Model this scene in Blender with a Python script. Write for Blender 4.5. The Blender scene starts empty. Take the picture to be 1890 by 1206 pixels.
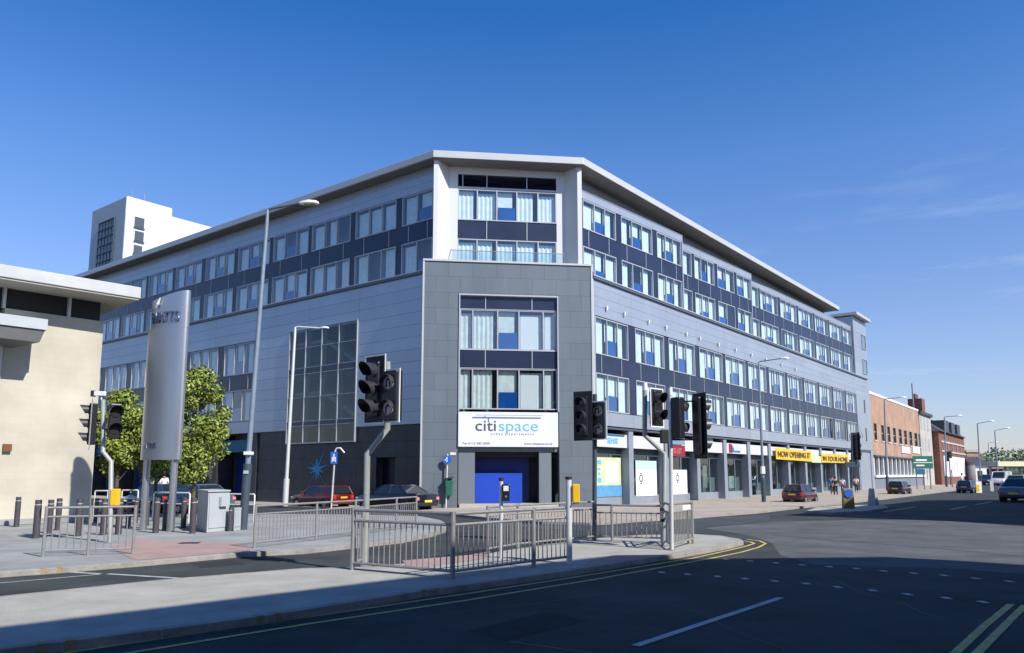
import bpy, bmesh, math, random
from mathutils import Vector, Matrix
R = math.radians
random.seed(7)
sc = bpy.context.scene
# ------------------------------------------------------------------ camera
F, CX, CY, HY, CH = 1418.0, 945.0, 687.0, 875.0, 1.75
TH = math.atan((HY-CY)/F)
cd = bpy.data.cameras.new('camera'); cam = bpy.data.objects.new('camera', cd)
sc.collection.objects.link(cam); sc.camera = cam
cam.location = (0, 0, CH); cam.rotation_euler = (math.pi/2+TH, 0, 0)
cd.sensor_width = 36; cd.lens = 36*F/1890; cd.shift_x = 0; cd.shift_y = (CY-603)/1890
cd.clip_start = .05; cd.clip_end = 5000
# ------------------------------------------------------------------ light
SUN_EL, SUNX, SUNY = 41.5, .755, -.656
sd = bpy.data.lights.new('sun', 'SUN'); so = bpy.data.objects.new('sun', sd); sc.collection.objects.link(so)
sd.energy = 5.0; sd.angle = R(.5); sd.color = (1, .955, .88)
ce = math.cos(R(SUN_EL))
sdir = Vector((SUNX*ce, SUNY*ce, math.sin(R(SUN_EL))))
so.rotation_euler = sdir.to_track_quat('Z', 'Y').to_euler()
so.location = (30, -20, 60)
w = bpy.data.worlds.new('World'); sc.world = w; w.use_nodes = True
nt = w.node_tree; nt.nodes.clear()
N = nt.nodes.new
out = N('ShaderNodeOutputWorld'); bg = N('ShaderNodeBackground'); sky = N('ShaderNodeTexSky')
sky.sky_type = 'NISHITA'; sky.sun_disc = False; sky.sun_elevation = R(SUN_EL)
sky.sun_rotation = math.atan2(SUNX, SUNY)
sky.air_density = 1.0; sky.dust_density = .35; sky.ozone_density = 3.2; sky.altitude = 50
bg.inputs[1].default_value = .112
hs = N('ShaderNodeHueSaturation'); hs.inputs['Saturation'].default_value = 1.34
tc = N('ShaderNodeTexCoord'); mp = N('ShaderNodeMapping'); mp.inputs['Scale'].default_value = (2.2, 2.2, 15)
mp.inputs['Rotation'].default_value = (R(6), R(-4), 0)
nz = N('ShaderNodeTexNoise'); nz.inputs['Scale'].default_value = 2.1; nz.inputs['Detail'].default_value = 9; nz.inputs['Roughness'].default_value = .62
cr = N('ShaderNodeValToRGB'); cr.color_ramp.elements[0].position = .54; cr.color_ramp.elements[1].position = .92
sx = N('ShaderNodeSeparateXYZ'); mr = N('ShaderNodeMapRange'); mr.inputs[1].default_value = .0; mr.inputs[2].default_value = .42; mr.inputs[3].default_value = .75; mr.inputs[4].default_value = 0
mrx = N('ShaderNodeMapRange'); mrx.inputs[1].default_value = .08; mrx.inputs[2].default_value = .5; mrx.inputs[3].default_value = 0; mrx.inputs[4].default_value = 1
m1 = N('ShaderNodeMath'); m1.operation = 'MULTIPLY'; m2 = N('ShaderNodeMath'); m2.operation = 'MULTIPLY'
mx = N('ShaderNodeMix'); mx.data_type = 'RGBA'; mx.inputs[7].default_value = (6.5, 7.0, 7.8, 1)
L = nt.links.new
L(tc.outputs['Generated'], mp.inputs[0]); L(mp.outputs[0], nz.inputs['Vector']); L(nz.outputs[0], cr.inputs[0])
L(tc.outputs['Generated'], sx.inputs[0]); L(sx.outputs[2], mr.inputs[0]); L(sx.outputs[0], mrx.inputs[0])
L(cr.outputs[0], m1.inputs[0]); L(mr.outputs[0], m1.inputs[1]); L(m1.outputs[0], m2.inputs[0]); L(mrx.outputs[0], m2.inputs[1])
tn = N('ShaderNodeMix'); tn.data_type = 'RGBA'; tn.blend_type = 'MULTIPLY'; tn.inputs[0].default_value = 1; tn.inputs[7].default_value = (1.03, .985, 1.16, 1)
ms = N('ShaderNodeMapRange'); ms.inputs[1].default_value = .0; ms.inputs[2].default_value = .54; ms.inputs[3].default_value = .92; ms.inputs[4].default_value = 1.34
mv = N('ShaderNodeMapRange'); mv.inputs[1].default_value = .0; mv.inputs[2].default_value = .30; mv.inputs[3].default_value = .80; mv.inputs[4].default_value = 1.03
L(sx.outputs[2], ms.inputs[0]); L(ms.outputs[0], hs.inputs['Saturation']); vr = N('ShaderNodeValToRGB'); e = vr.color_ramp.elements; e[0].position = 0; e[0].color = (.40,.40,.40,1); e[1].position = .38; e[1].color = (.555,.555,.555,1)
e2 = vr.color_ramp.elements.new(.56); e2.color = (.525,.525,.525,1)
vm_ = N('ShaderNodeMath'); vm_.operation = 'MULTIPLY'; vm_.inputs[1].default_value = 2
L(sx.outputs[2], vr.inputs[0]); L(vr.outputs[0], vm_.inputs[0]); L(vm_.outputs[0], hs.inputs['Value'])
L(sky.outputs[0], hs.inputs['Color']); L(hs.outputs[0], tn.inputs[6]); L(tn.outputs[2], mx.inputs[6]); L(m2.outputs[0], mx.inputs[0])
L(mx.outputs[2], bg.inputs[0]); L(bg.outputs[0], out.inputs[0])
sc.view_settings.view_transform = 'Standard'; sc.view_settings.look = 'None'
sc.view_settings.exposure = .37; sc.view_settings.gamma = 1
sc.render.engine = 'CYCLES'
sc.cycles.max_bounces = 6; sc.cycles.transparent_max_bounces = 16; sc.cycles.caustics_reflective = False; sc.cycles.caustics_refractive = False

# ------------------------------------------------------------------ survey helpers
c_, s_ = math.cos(TH), math.sin(TH)
def ray(px, py):
    x = (px-CX)/F; y = -(py-CY)/F
    return (x, c_-s_*y, s_+c_*y)
def G(px, py, z=0.0):
    r = ray(px, py); t = (z-CH)/r[2]; return (r[0]*t, r[1]*t)
def HZ(Y, px, py):
    r = ray(px, py); t = Y/r[1]; return (r[0]*t, CH+r[2]*t)
class Fr:                       # a wall line: origin, heading, outward side
    def __init__(s, o, deg, side=1):
        s.o = o; s.d = (math.cos(R(deg)), math.sin(R(deg))); s.n = (s.d[1]*side, -s.d[0]*side); s.deg = deg
    def p(s, a, y=0, z=0): return (s.o[0]+s.d[0]*a+s.n[0]*y, s.o[1]+s.d[1]*a+s.n[1]*y, z)
    def hit(s, px, py, y=0):
        r = ray(px, py); ox = s.o[0]+s.n[0]*y; oy = s.o[1]+s.n[1]*y
        det = -s.d[0]*r[1]+r[0]*s.d[1]
        k = (ox*r[1]-r[0]*oy)/det; t = (s.d[1]*ox-s.d[0]*oy)/(-s.d[0]*r[1]+s.d[1]*r[0])
        return k, CH+r[2]*t

# ------------------------------------------------------------------ materials
MC = {}
def mat(name, col, rough=.6, metal=0., var=.08, scale=3., bump=0., bscale=40., spec=.5, streak=False, fine=0., coat=0.):
    if name in MC: return MC[name]
    m = bpy.data.materials.new(name); m.use_nodes = True; t = m.node_tree; b = t.nodes['Principled BSDF']
    b.inputs['Roughness'].default_value = rough; b.inputs['Metallic'].default_value = metal
    b.inputs['Specular IOR Level'].default_value = spec; b.inputs['Coat Weight'].default_value = coat
    co = t.nodes.new('ShaderNodeTexCoord'); n = t.nodes.new('ShaderNodeTexNoise')
    n.inputs['Scale'].default_value = scale; n.inputs['Detail'].default_value = 8; n.inputs['Roughness'].default_value = .65
    if streak:
        mpp = t.nodes.new('ShaderNodeMapping'); mpp.inputs['Scale'].default_value = (1, 1, .12)
        t.links.new(co.outputs['Object'], mpp.inputs[0]); t.links.new(mpp.outputs[0], n.inputs['Vector'])
    else: t.links.new(co.outputs['Object'], n.inputs['Vector'])
    r = t.nodes.new('ShaderNodeValToRGB'); r.color_ramp.elements[0].position = .3; r.color_ramp.elements[1].position = .7
    r.color_ramp.elements[0].color = tuple(c*(1-var) for c in col)+(1,); r.color_ramp.elements[1].color = tuple(min(1, c*(1+var)) for c in col)+(1,)
    t.links.new(n.outputs[0], r.inputs[0]); last = r.outputs[0]
    if fine:
        n3 = t.nodes.new('ShaderNodeTexNoise'); n3.inputs['Scale'].default_value = bscale; n3.inputs['Detail'].default_value = 3
        t.links.new(co.outputs['Object'], n3.inputs['Vector'])
        m3 = t.nodes.new('ShaderNodeMapRange'); m3.inputs[1].default_value = .3; m3.inputs[2].default_value = .7; m3.inputs[3].default_value = 1-fine; m3.inputs[4].default_value = 1+fine
        t.links.new(n3.outputs[0], m3.inputs[0]); vm = t.nodes.new('ShaderNodeVectorMath'); vm.operation = 'SCALE'
        t.links.new(last, vm.inputs[0]); t.links.new(m3.outputs[0], vm.inputs['Scale']); last = vm.outputs[0]
    t.links.new(last, b.inputs['Base Color'])
    if bump:
        n2 = t.nodes.new('ShaderNodeTexNoise'); n2.inputs['Scale'].default_value = bscale; n2.inputs['Detail'].default_value = 4
        t.links.new(co.outputs['Object'], n2.inputs['Vector']); bp = t.nodes.new('ShaderNodeBump'); bp.inputs['Strength'].default_value = bump; bp.inputs['Distance'].default_value = .02
        t.links.new(n2.outputs[0], bp.inputs['Height']); t.links.new(bp.outputs[0], b.inputs['Normal'])
    MC[name] = m; return m
def glass(name, tint, fac=.16, rough=.02, thru=.85):
    if name in MC: return MC[name]
    m = bpy.data.materials.new(name); m.use_nodes = True; t = m.node_tree; t.nodes.clear()
    o = t.nodes.new('ShaderNodeOutputMaterial'); tr = t.nodes.new('ShaderNodeBsdfTransparent'); gl = t.nodes.new('ShaderNodeBsdfGlossy')
    tr.inputs[0].default_value = tuple(c*thru for c in tint)+(1,); gl.inputs['Roughness'].default_value = rough; gl.inputs[0].default_value = (.95, .97, 1, 1)
    fr = t.nodes.new('ShaderNodeLayerWeight'); fr.inputs[0].default_value = .5
    pw = t.nodes.new('ShaderNodeMath'); pw.operation = 'POWER'; pw.inputs[1].default_value = 4.0
    ad = t.nodes.new('ShaderNodeMath'); ad.operation = 'MULTIPLY_ADD'; ad.inputs[1].default_value = .8; ad.inputs[2].default_value = fac; ad.use_clamp = True
    mi = t.nodes.new('ShaderNodeMixShader'); t.links.new(fr.outputs['Facing'], pw.inputs[0]); t.links.new(pw.outputs[0], ad.inputs[0]); t.links.new(ad.outputs[0], mi.inputs[0])
    t.links.new(tr.outputs[0], mi.inputs[1]); t.links.new(gl.outputs[0], mi.inputs[2])
    co = t.nodes.new('ShaderNodeTexCoord'); n = t.nodes.new('ShaderNodeTexNoise'); n.inputs['Scale'].default_value = 1.1
    t.links.new(co.outputs['Object'], n.inputs['Vector']); bp = t.nodes.new('ShaderNodeBump'); bp.inputs['Strength'].default_value = .12; bp.inputs['Distance'].default_value = .03
    t.links.new(n.outputs[0], bp.inputs['Height']); t.links.new(bp.outputs[0], gl.inputs['Normal'])
    t.links.new(mi.outputs[0], o.inputs[0]); MC[name] = m; return m
def brick(name, c1, c2, mortar, sc_=1.0, rot=0, bw=.225, bh=.075):
    if name in MC: return MC[name]
    m = mat(name, c1, .85); t = m.node_tree; b = t.nodes['Principled BSDF']
    br = t.nodes.new('ShaderNodeTexBrick'); br.inputs['Scale'].default_value = sc_
    br.inputs['Color1'].default_value = c1+(1,); br.inputs['Color2'].default_value = c2+(1,); br.inputs['Mortar'].default_value = mortar+(1,)
    br.inputs['Brick Width'].default_value = bw; br.inputs['Row Height'].default_value = bh; br.inputs['Mortar Size'].default_value = .012; br.inputs['Mortar Smooth'].default_value = .4
    co = t.nodes.new('ShaderNodeTexCoord'); sp = t.nodes.new('ShaderNodeSeparateXYZ'); cb = t.nodes.new('ShaderNodeCombineXYZ')
    mp2 = t.nodes.new('ShaderNodeMapping'); mp2.inputs['Rotation'].default_value = (0, 0, R(-rot))
    t.links.new(co.outputs['Object'], mp2.inputs[0]); t.links.new(mp2.outputs[0], sp.inputs[0])
    t.links.new(sp.outputs[0], cb.inputs[0]); t.links.new(sp.outputs[2], cb.inputs[1]); t.links.new(cb.outputs[0], br.inputs['Vector'])
    nz_ = t.nodes.new('ShaderNodeTexNoise'); nz_.inputs['Scale'].default_value = .6; nz_.inputs['Detail'].default_value = 5
    t.links.new(co.outputs['Object'], nz_.inputs['Vector'])
    mg = t.nodes.new('ShaderNodeMapRange'); mg.inputs[1].default_value = .3; mg.inputs[2].default_value = .7; mg.inputs[3].default_value = .8; mg.inputs[4].default_value = 1.15
    vm = t.nodes.new('ShaderNodeVectorMath'); vm.operation = 'SCALE'; t.links.new(nz_.outputs[0], mg.inputs[0]); t.links.new(mg.outputs[0], vm.inputs['Scale'])
    t.links.new(br.outputs[0], vm.inputs[0]); t.links.new(vm.outputs[0], b.inputs['Base Color']); return m

M = {}
M['asphalt'] = mat('asphalt', (.050, .056, .058), .85, spec=.12, var=.38, scale=.5, bump=.35, bscale=90, fine=.25)
M['island_paving'] = mat('island_paving', (.345, .335, .298), .9, spec=.2, var=.17, scale=1.3, bump=.4, bscale=70, fine=.25)
M['paving'] = mat('paving', (.26, .27, .262), .9, var=.25, scale=.6, bump=.3, bscale=100, fine=.12)
M['kerb'] = mat('kerb_stone', (.27, .255, .23), .85, var=.3, scale=2.5, bump=.3, bscale=60, fine=.1)
M['tactile'] = mat('tactile_red', (.34, .235, .21), .9, var=.15, scale=1.5, fine=.1, bump=.4, bscale=60)
M['white_paint'] = mat('road_white', (.40, .41, .41), .7, var=.25, scale=5, fine=.2)
M['yellow_paint'] = mat('road_yellow', (.50, .37, .10), .7, var=.25, scale=5, fine=.2)
M['tar'] = mat('tar', (.035, .036, .038), .6)
M['clad'] = mat('silver_cladding', (.39, .43, .485), .36, .42, var=.05, scale=.5, streak=True)
M['cladR'] = M['clad']
M['tower'] = mat('grey_panel', (.155, .18, .205), .45, .05, var=.10, scale=.7, streak=True)
M['white_pan'] = mat('white_panel', (.60, .61, .62), .42, .0, var=.03, scale=.5, streak=True)
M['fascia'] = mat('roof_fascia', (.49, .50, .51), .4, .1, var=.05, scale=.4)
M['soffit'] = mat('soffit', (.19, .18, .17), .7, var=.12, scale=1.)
M['navy'] = mat('navy_panel', (.018, .025, .055), .28, var=.25, scale=.6, spec=.5)
M['frame'] = mat('window_frame', (.42, .44, .47), .4, .2, var=.03)
M['blind'] = mat('pale_blind', (.80, .85, .85), .8, var=.12, scale=2)
M['curtain'] = mat('curtain', (.66, .70, .66), .9, var=.15, scale=3)
M['bluepan'] = mat('blue_glass_panel', (.004, .075, .30), .22, var=.2, scale=.8, spec=.6)
M['dark_in'] = mat('dark_interior', (.045, .05, .055), .9)
M['room_wall'] = mat('room_wall', (.24, .26, .27), .9, var=.3, scale=.6)
M['orange'] = mat('lit_curtain_orange', (.55, .24, .06), .8)  # plain orange colour for curtains and shop displays
M['stone'] = mat('dark_stone', (.028, .032, .035), .42, var=.5, scale=1.4, bump=.1, bscale=8)
M['pil'] = mat('pilaster_stone', (.23, .265, .31), .5, var=.1, scale=1.)
M['cream'] = mat('cream_render', (.46, .425, .33), .9, var=.06, scale=.7, bump=.2, bscale=40)
M['cream'] = brick('cream_blocks', (.49, .455, .37), (.48, .445, .36), (.46, .43, .345), rot=48, bw=.45, bh=.225)
M['black'] = mat('black_plastic', (.012, .013, .018), .4, var=.2)
M['blackm'] = mat('black_matt', (.018, .018, .02), .7)
M['hood'] = mat('hood_plastic', (.035, .036, .042), .38, var=.15)
M['white'] = mat('white_paint', (.75, .75, .74), .5, var=.04)
M['signwhite'] = mat('sign_white', (.70, .72, .77), .45, var=.02)
M['steel'] = mat('galvanised', (.27, .27, .26), .5, .25, var=.18, scale=9)
M['pole'] = mat('pole_grey', (.34, .37, .35), .5, .15, var=.12, scale=6)
M['poleblue'] = mat('pole_bluegrey', (.05, .075, .10), .5, .1, var=.15, scale=4)
M['polemid'] = mat('pole_midgrey', (.20,.25,.31), .5, .15, var=.12, scale=4)
M['polewhite'] = mat('pole_pale', (.62, .64, .63), .45, .2, var=.08, scale=4)
M['boll'] = mat('bollard_brown', (.06, .052, .06), .6, var=.25, scale=8)
M['cab'] = mat('cabinet_grey', (.40, .43, .44), .55, var=.06, scale=3)
M['yellow'] = mat('yellow_box', (.80, .47, .02), .5, var=.05)
M['green'] = mat('green_bin', (.02, .13, .09), .5)
M['signblue'] = mat('sign_blue', (.02, .12, .50), .45, var=.1)
M['royal'] = mat('royal_blue', (.006, .05, .42), .5, var=.12, scale=1.5)
M['teal'] = mat('teal_sign', (.01, .12, .22), .5)
M['lblue'] = mat('light_blue', (.12, .42, .70), .5)
M['cyan'] = mat('cyan_logo', (.05, .38, .60), .6, var=.3, scale=6)
M['dgrey'] = mat('dark_grey_ink', (.06, .07, .10), .6)
M['red'] = mat('red_sign', (.26, .015, .025), .5)
M['ban'] = mat('yellow_banner', (.62, .45, .05), .7, var=.1, scale=2)
M['brown'] = mat('brown_ink', (.16, .06, .02), .7)
M['lime'] = mat('lime_poster', (.52, .60, .36), .6, var=.2, scale=2)
M['totem'] = mat('brushed_steel', (.52,.53,.55), .36, .9, var=.04, scale=2, streak=True)
M['glass'] = glass('window_glass', (.88, .96, .98), .13, thru=.95)
M['glassd'] = glass('shop_glass', (.7, .85, .88), .12, thru=.8)
M['glassg'] = glass('green_glass', (.60, .78, .76), .06, thru=.85)
M['clear'] = glass('clear_balustrade', (.9, .97, .97), .08, thru=.95)
M['carglass'] = mat('car_glass', (.015, .022, .028), .06, var=.1, spec=.8)
M['tyre'] = mat('tyre', (.012, .012, .012), .8)
M['rim'] = mat('rim', (.35, .36, .37), .35, .7)
M['tail'] = mat('tail_light', (.45, .03, .03), .25, spec=.7)
M['tailpink'] = mat('tail_light_pale', (.75, .22, .25), .2, spec=.8)
M['plate'] = mat('number_plate', (.80, .62, .05), .5)
M['plateor'] = mat('number_plate_orange', (.80, .38, .04), .5)
M['lampw'] = mat('lamp_shell', (.70, .71, .70), .35, .1)
M['brickor'] = brick('orange_brick', (.42, .235, .155), (.35, .19, .125), (.36, .29, .23), rot=53.6)
M['brickred'] = brick('red_brick', (.22, .07, .045), (.17, .055, .04), (.20, .13, .10), rot=53.6)
M['stonepale'] = mat('pale_stone', (.42, .40, .36), .85, var=.12, scale=.8)
M['foliage'] = mat('leaf_green', (.21, .27, .045), .55, var=.55, scale=4, spec=.4)
M['foliage2'] = mat('leaf_dark', (.05, .09, .03), .6, var=.5, scale=1.5, spec=.3)
M['farleaf'] = mat('far_leaf', (.06, .10, .05), .8, var=.4, scale=.1)
M['bark'] = mat('bark', (.10, .08, .06), .9, var=.2, bump=.4, bscale=20)
M['grass'] = mat('grass', (.07, .10, .035), .9, var=.3, scale=.05)
M['skin'] = mat('skin', (.45, .27, .20), .6)
M['hair'] = mat('hair', (.03, .02, .015), .7)

# ------------------------------------------------------------------ mesh builder
class MB:
    def __init__(s): s.v = []; s.f = []; s.mi = []; s.cur = 0
    def add(s, vs, fs):
        b = len(s.v); s.v += [tuple(v) for v in vs]; s.f += [tuple(i+b for i in f) for f in fs]; s.mi += [s.cur]*len(fs); return s
    def hexa(s, a): return s.add(a, [(0,1,2,3),(7,6,5,4),(0,4,5,1),(1,5,6,2),(2,6,7,3),(3,7,4,0)])
    def box(s, x0, x1, y0, y1, z0, z1):
        return s.hexa([(x0,y0,z0),(x1,y0,z0),(x1,y1,z0),(x0,y1,z0),(x0,y0,z1),(x1,y0,z1),(x1,y1,z1),(x0,y1,z1)])
    def fbox(s, f, a0, a1, y0, y1, z0, z1):
        return s.hexa([f.p(a0,y0,z0),f.p(a1,y0,z0),f.p(a1,y1,z0),f.p(a0,y1,z0),f.p(a0,y0,z1),f.p(a1,y0,z1),f.p(a1,y1,z1),f.p(a0,y1,z1)])
    def prism(s, poly, z0, z1):
        n = len(poly); vs = [(p[0],p[1],z0) for p in poly]+[(p[0],p[1],z1) for p in poly]
        return s.add(vs, [tuple(range(n)), tuple(range(2*n-1, n-1, -1))]+[(i,(i+1)%n,(i+1)%n+n,i+n) for i in range(n)])
    def sheet(s, poly, z): return s.add([(p[0],p[1],z) for p in poly], [tuple(range(len(poly)))])
    def tube(s, pts, r, n=10, cap=True):
        if not hasattr(r, '__len__'): r = [r]*len(pts)
        P = [Vector(p) for p in pts]; rings = []; up = None
        for i, p in enumerate(P):
            d = (P[min(i+1,len(P)-1)]-P[max(i-1,0)]).normalized()
            if up is None: up = Vector((0,0,1)) if abs(d.z) < .9 else Vector((1,0,0))
            a = up.cross(d).normalized(); b = d.cross(a).normalized(); up = b
            rings.append([p+(a*math.cos(2*math.pi*k/n)+b*math.sin(2*math.pi*k/n))*r[i] for k in range(n)])
        vs = [v for rg in rings for v in rg]; fs = []
        for i in range(len(P)-1):
            for k in range(n): fs.append((i*n+k, i*n+(k+1)%n, (i+1)*n+(k+1)%n, (i+1)*n+k))
        if cap: fs += [tuple(range(n-1,-1,-1)), tuple(range((len(P)-1)*n, len(P)*n))]
        return s.add(vs, fs)
    def obj(s, name, m, parent=None, smooth=False, bevel=0, loc=None):
        me = bpy.data.meshes.new(name); off = Vector((0,0,0))
        if parent is not None and 'off' in parent.keys(): off = Vector(parent['off'])
        me.from_pydata([tuple(Vector(v)-off) for v in s.v], [], s.f)
        for q in (m if isinstance(m, (list, tuple)) else [m]): me.materials.append(q)
        if isinstance(m, (list, tuple)): me.polygons.foreach_set('material_index', s.mi)
        bm = bmesh.new(); bm.from_mesh(me); bmesh.ops.recalc_face_normals(bm, faces=bm.faces); bm.to_mesh(me); bm.free()
        if smooth: me.shade_smooth(); me.set_sharp_from_angle(angle=R(38))
        o = bpy.data.objects.new(name, me); sc.collection.objects.link(o)
        if parent is not None: o.parent = parent
        if loc: o.location = loc
        if bevel:
            b = o.modifiers.new('bevel', 'BEVEL'); b.width = bevel; b.segments = 2; b.limit_method = 'ANGLE'
        return o
def sub(o):      # mark an object so its children use the same origin as the root
    return o
def thing(name, label, cat, loc=(0,0,0), rot=0, group=None, baked=False, scale=1):
    o = bpy.data.objects.new(name, None); sc.collection.objects.link(o)
    o.location = loc; o.rotation_euler = (0,0,rot); o.scale = (scale,)*3; o['label'] = label; o['category'] = cat
    if group: o['group'] = group
    o.empty_display_size = .3
    if baked: o['off'] = tuple(loc)
    return o
def tag(o, label, cat, group=None):
    o['label'] = label; o['category'] = cat
    if group: o['group'] = group
    return o
def part(name, mb, m, parent, **k):
    root = parent
    while root.parent is not None: root = root.parent
    if 'off' in root.keys() and parent is not root:
        mb2 = MB(); off = Vector(root['off']); mb2.v = [tuple(Vector(v)-off) for v in mb.v]; mb2.f = mb.f; mb2.mi = mb.mi
        return mb2.obj(name, m, parent, **k)
    return mb.obj(name, m, parent, **k)
def struct(o): o['kind'] = 'structure'; return o
def dup(root, loc, rot, label, scale=None):
    def cp(o, par):
        c = o.copy(); sc.collection.objects.link(c)
        if par is not None: c.parent = par
        for ch in o.children: cp(ch, c)
        return c
    r = cp(root, None); r.location = loc; r.rotation_euler = (0,0,rot); r['label'] = label
    if scale: r.scale = (scale,)*3
    return r
FONTC = {}
def text_mb(mb, body, size, fr, a, z, y, cx=False, ext=.01, sx_=1.0, bold=0.0):
    cu = bpy.data.curves.new('t', 'FONT'); cu.body = body; cu.size = size; cu.extrude = ext; cu.offset = bold
    if cx: cu.align_x = 'CENTER'
    ob = bpy.data.objects.new('t', cu); sc.collection.objects.link(ob)
    dg = bpy.context.evaluated_depsgraph_get(); me = bpy.data.meshes.new_from_object(ob.evaluated_get(dg))
    # local x runs along the wall as the reader sees it
    vs = [fr(a+v.co.x*sx_, y+v.co.z, z+v.co.y) for v in me.vertices]; fs = [tuple(p.vertices) for p in me.polygons]
    mb.add(vs, fs); bpy.data.objects.remove(ob); bpy.data.curves.remove(cu); bpy.data.meshes.remove(me)
    return mb
def txt(s, *a, **k): return text_mb(s, *a, **k)

# ================================================================== GROUND
g = MB(); g.sheet([(-900,-500),(900,-500),(900,1200),(-900,1200)], -.012); struct(g.obj('ground', M['grass']))
g = MB(); g.prism([(-140,-60),(160,-60),(260,330),(60,330),(-140,120)], -.008, 0.0); struct(g.obj('road', M['asphalt']))
def px(l, z=.1): return [G(x, y, z) for x, y in l]
def kerb(name, path, closed=False, w_=.14, z=.1, inward=1):
    mb = MB(); n = len(path); P = [Vector(p[:2]) for p in path]; offs = []
    for i in range(n):
        a = P[i-1] if (i > 0 or closed) else P[i]; b = P[(i+1) % n] if (i < n-1 or closed) else P[i]
        d = (b-a).normalized(); offs.append(Vector((-d.y, d.x))*w_*inward)
    for i in range(n if closed else n-1):
        j = (i+1) % n; a, b = P[i], P[j]; L_ = (b-a).length; k = max(1, int(L_/.9))
        for q in range(k):
            t0 = q/k; t1 = (q+1)/k-(.008/max(L_,.01))
            A = a.lerp(b, t0); B = a.lerp(b, t1); A2 = (a+offs[i]).lerp(b+offs[j], t0); B2 = (a+offs[i]).lerp(b+offs[j], t1)
            o = (offs[i]+offs[j])*.5*(-.02)
            mb.hexa([(A+o)[:]+(-.004,), (B+o)[:]+(-.004,), B2[:]+(-.004,), A2[:]+(-.004,), (A+o)[:]+(z+.004,), (B+o)[:]+(z+.004,), B2[:]+(z+.004,), A2[:]+(z+.004,)])
    return struct(mb.obj(name, M['kerb'], bevel=.012))
isl_near = px([(-700,1300),(0,1199),(115,1185),(300,1162),(495,1136),(650,1112),(790,1089),(930,1070),(1060,1052),(1160,1036),(1290,1016),(1350,1005),(1372,999)])
isl_far = px([(1366,995),(1330,989),(1280,986),(1180,988),(1110,993),(1000,1006),(900,1021),(834,1029),(760,1039),(690,1046),(560,1049),(300,1070),(0,1101),(-600,1160)])
g = MB(); g.prism(isl_near+isl_far, -.002, .1); struct(g.obj('traffic_island', M['island_paving']))
kerb('island_kerb', isl_near+isl_far)
left_front = px([(-300,1088),(0,1056),(140,1046),(278,1035),(448,1020),(560,1015),(647,1006),(742,996),(797,985),(822,977)])
left_back = px([(826,968),(812,960),(775,953),(640,950),(480,949),(200,948)])
lp = left_front+left_back+[(-46, 34),(-46, 12)]
g = MB(); g.prism(lp, -.002, .1); struct(g.obj('left_pavement', M['paving']))
kerb('left_kerb', left_front+left_back)
# ------------------------------------------------ main building frames
AR, AL, AT = 51.9, 142.3, 7.2
FRt = Fr((4.17,39.24), AR); FLt = Fr((-4.53,38.37), AL, -1); FT = Fr((-4.47,38.05), AT); FB = Fr((-3.2,40.05), AT)
rk = px([(789,944),(895,955),(1000,963),(1090,965),(1132,963),(1162,960),(1283,953),(1320,950),(1402,944),(1471,936),(1558,928),(1632,920),(1699,912),(1760,905)])
bp0 = FLt.p(60, 3.2); bp1 = FLt.p(6, 2.6)
bpav = [bp0[:2], bp1[:2]]+rk+[(100,165),(60,180),(30,110),(0,60),(-35,110)]
g = MB(); g.prism(bpav, -.002, .1); pv = struct(g.obj('right_pavement', mat('buff_paving', (.34,.29,.24), .9, var=.18, scale=.5, fine=.12, bump=.3, bscale=80)))
kerb('right_kerb', [bp0[:2], bp1[:2]]+rk+[(100,165)])
ri = px([(1488,943),(1535,946),(1600,943),(1640,937),(1630,932),(1560,932),(1505,937)])
g = MB(); g.prism(ri, -.002, .1); struct(g.obj('refuge_island', M['island_paving'])); kerb('refuge_kerb', ri, True)
# near pavement beside the camera (behind and right of it)
np_ = [(-16,-16.2),(-1.2,-1.5),(5.6,7.9),(7.6,10.2),(9.2,11.4),(11.5,12.0),(15,11.9),(19.5,10.4),(26,6),(40,-5),(20,-30),(-16,-30)]
g = MB(); g.prism(np_, -.002, .1); struct(g.obj('near_pavement', M['paving']))
kerb('near_kerb', np_[:10])
fp_ = [(19.8,24.6),(23.2,29),(36,44.4),(43,47),(70,45),(60,5),(27,13)]
g = MB(); g.prism(fp_, -.002, .1); struct(g.obj('far_pavement', M['paving']))
# tactile paving
def sheet_px(name, l, m, z): g = MB(); g.sheet(px(l, z), z); return struct(g.obj(name, m))
sheet_px('tactile_paving', [(200,1010),(252,995),(455,1003),(462,1014),(440,1018),(330,1028),(252,1034),(242,1030)], M['tactile'], .105)
sheet_px('tactile_paving', [(742,1035),(860,1025),(905,1018),(905,1030),(830,1040),(760,1050)], M['tactile'], .105)
sheet_px('tactile_paving', [(1085,1036),(1135,1024),(1225,1024),(1215,1027),(1160,1034),(1080,1047)], M['tactile'], .105)
# road markings
def line(mb, pts, wd, z=.006):
    P = [Vector(p) for p in pts]; l = []; r = []
    for i, p in enumerate(P):
        d = (P[min(i+1,len(P)-1)]-P[max(i-1,0)]).normalized(); n = Vector((-d.y, d.x))*wd/2
        l.append(p+n); r.append(p-n)
    for i in range(len(P)-1): mb.add([l[i][:]+(z,), l[i+1][:]+(z,), r[i+1][:]+(z,), r[i][:]+(z,)], [(0,1,2,3)])
g = MB()
line(g, px([(-100,1262),(240,1206),(560,1154),(860,1109),(1100,1070),(1309,1032),(1368,1020),(1400,1011),(1413,1004),(1402,999),(1378,996)],0), .075)
line(g, px([(-100,1240),(240,1188),(560,1141),(860,1097),(1100,1060),(1279,1031),(1352,1015),(1380,1008),(1392,1004),(1386,1001),(1374,999)],0), .075)
line(g, px([(1866,1116),(1815,1158),(1769,1201),(1700,1265)],0), .09); line(g, px([(1892,1118),(1850,1160),(1806,1204),(1740,1270)],0), .09)
struct(g.obj('yellow_lines', M['yellow_paint']))
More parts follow.
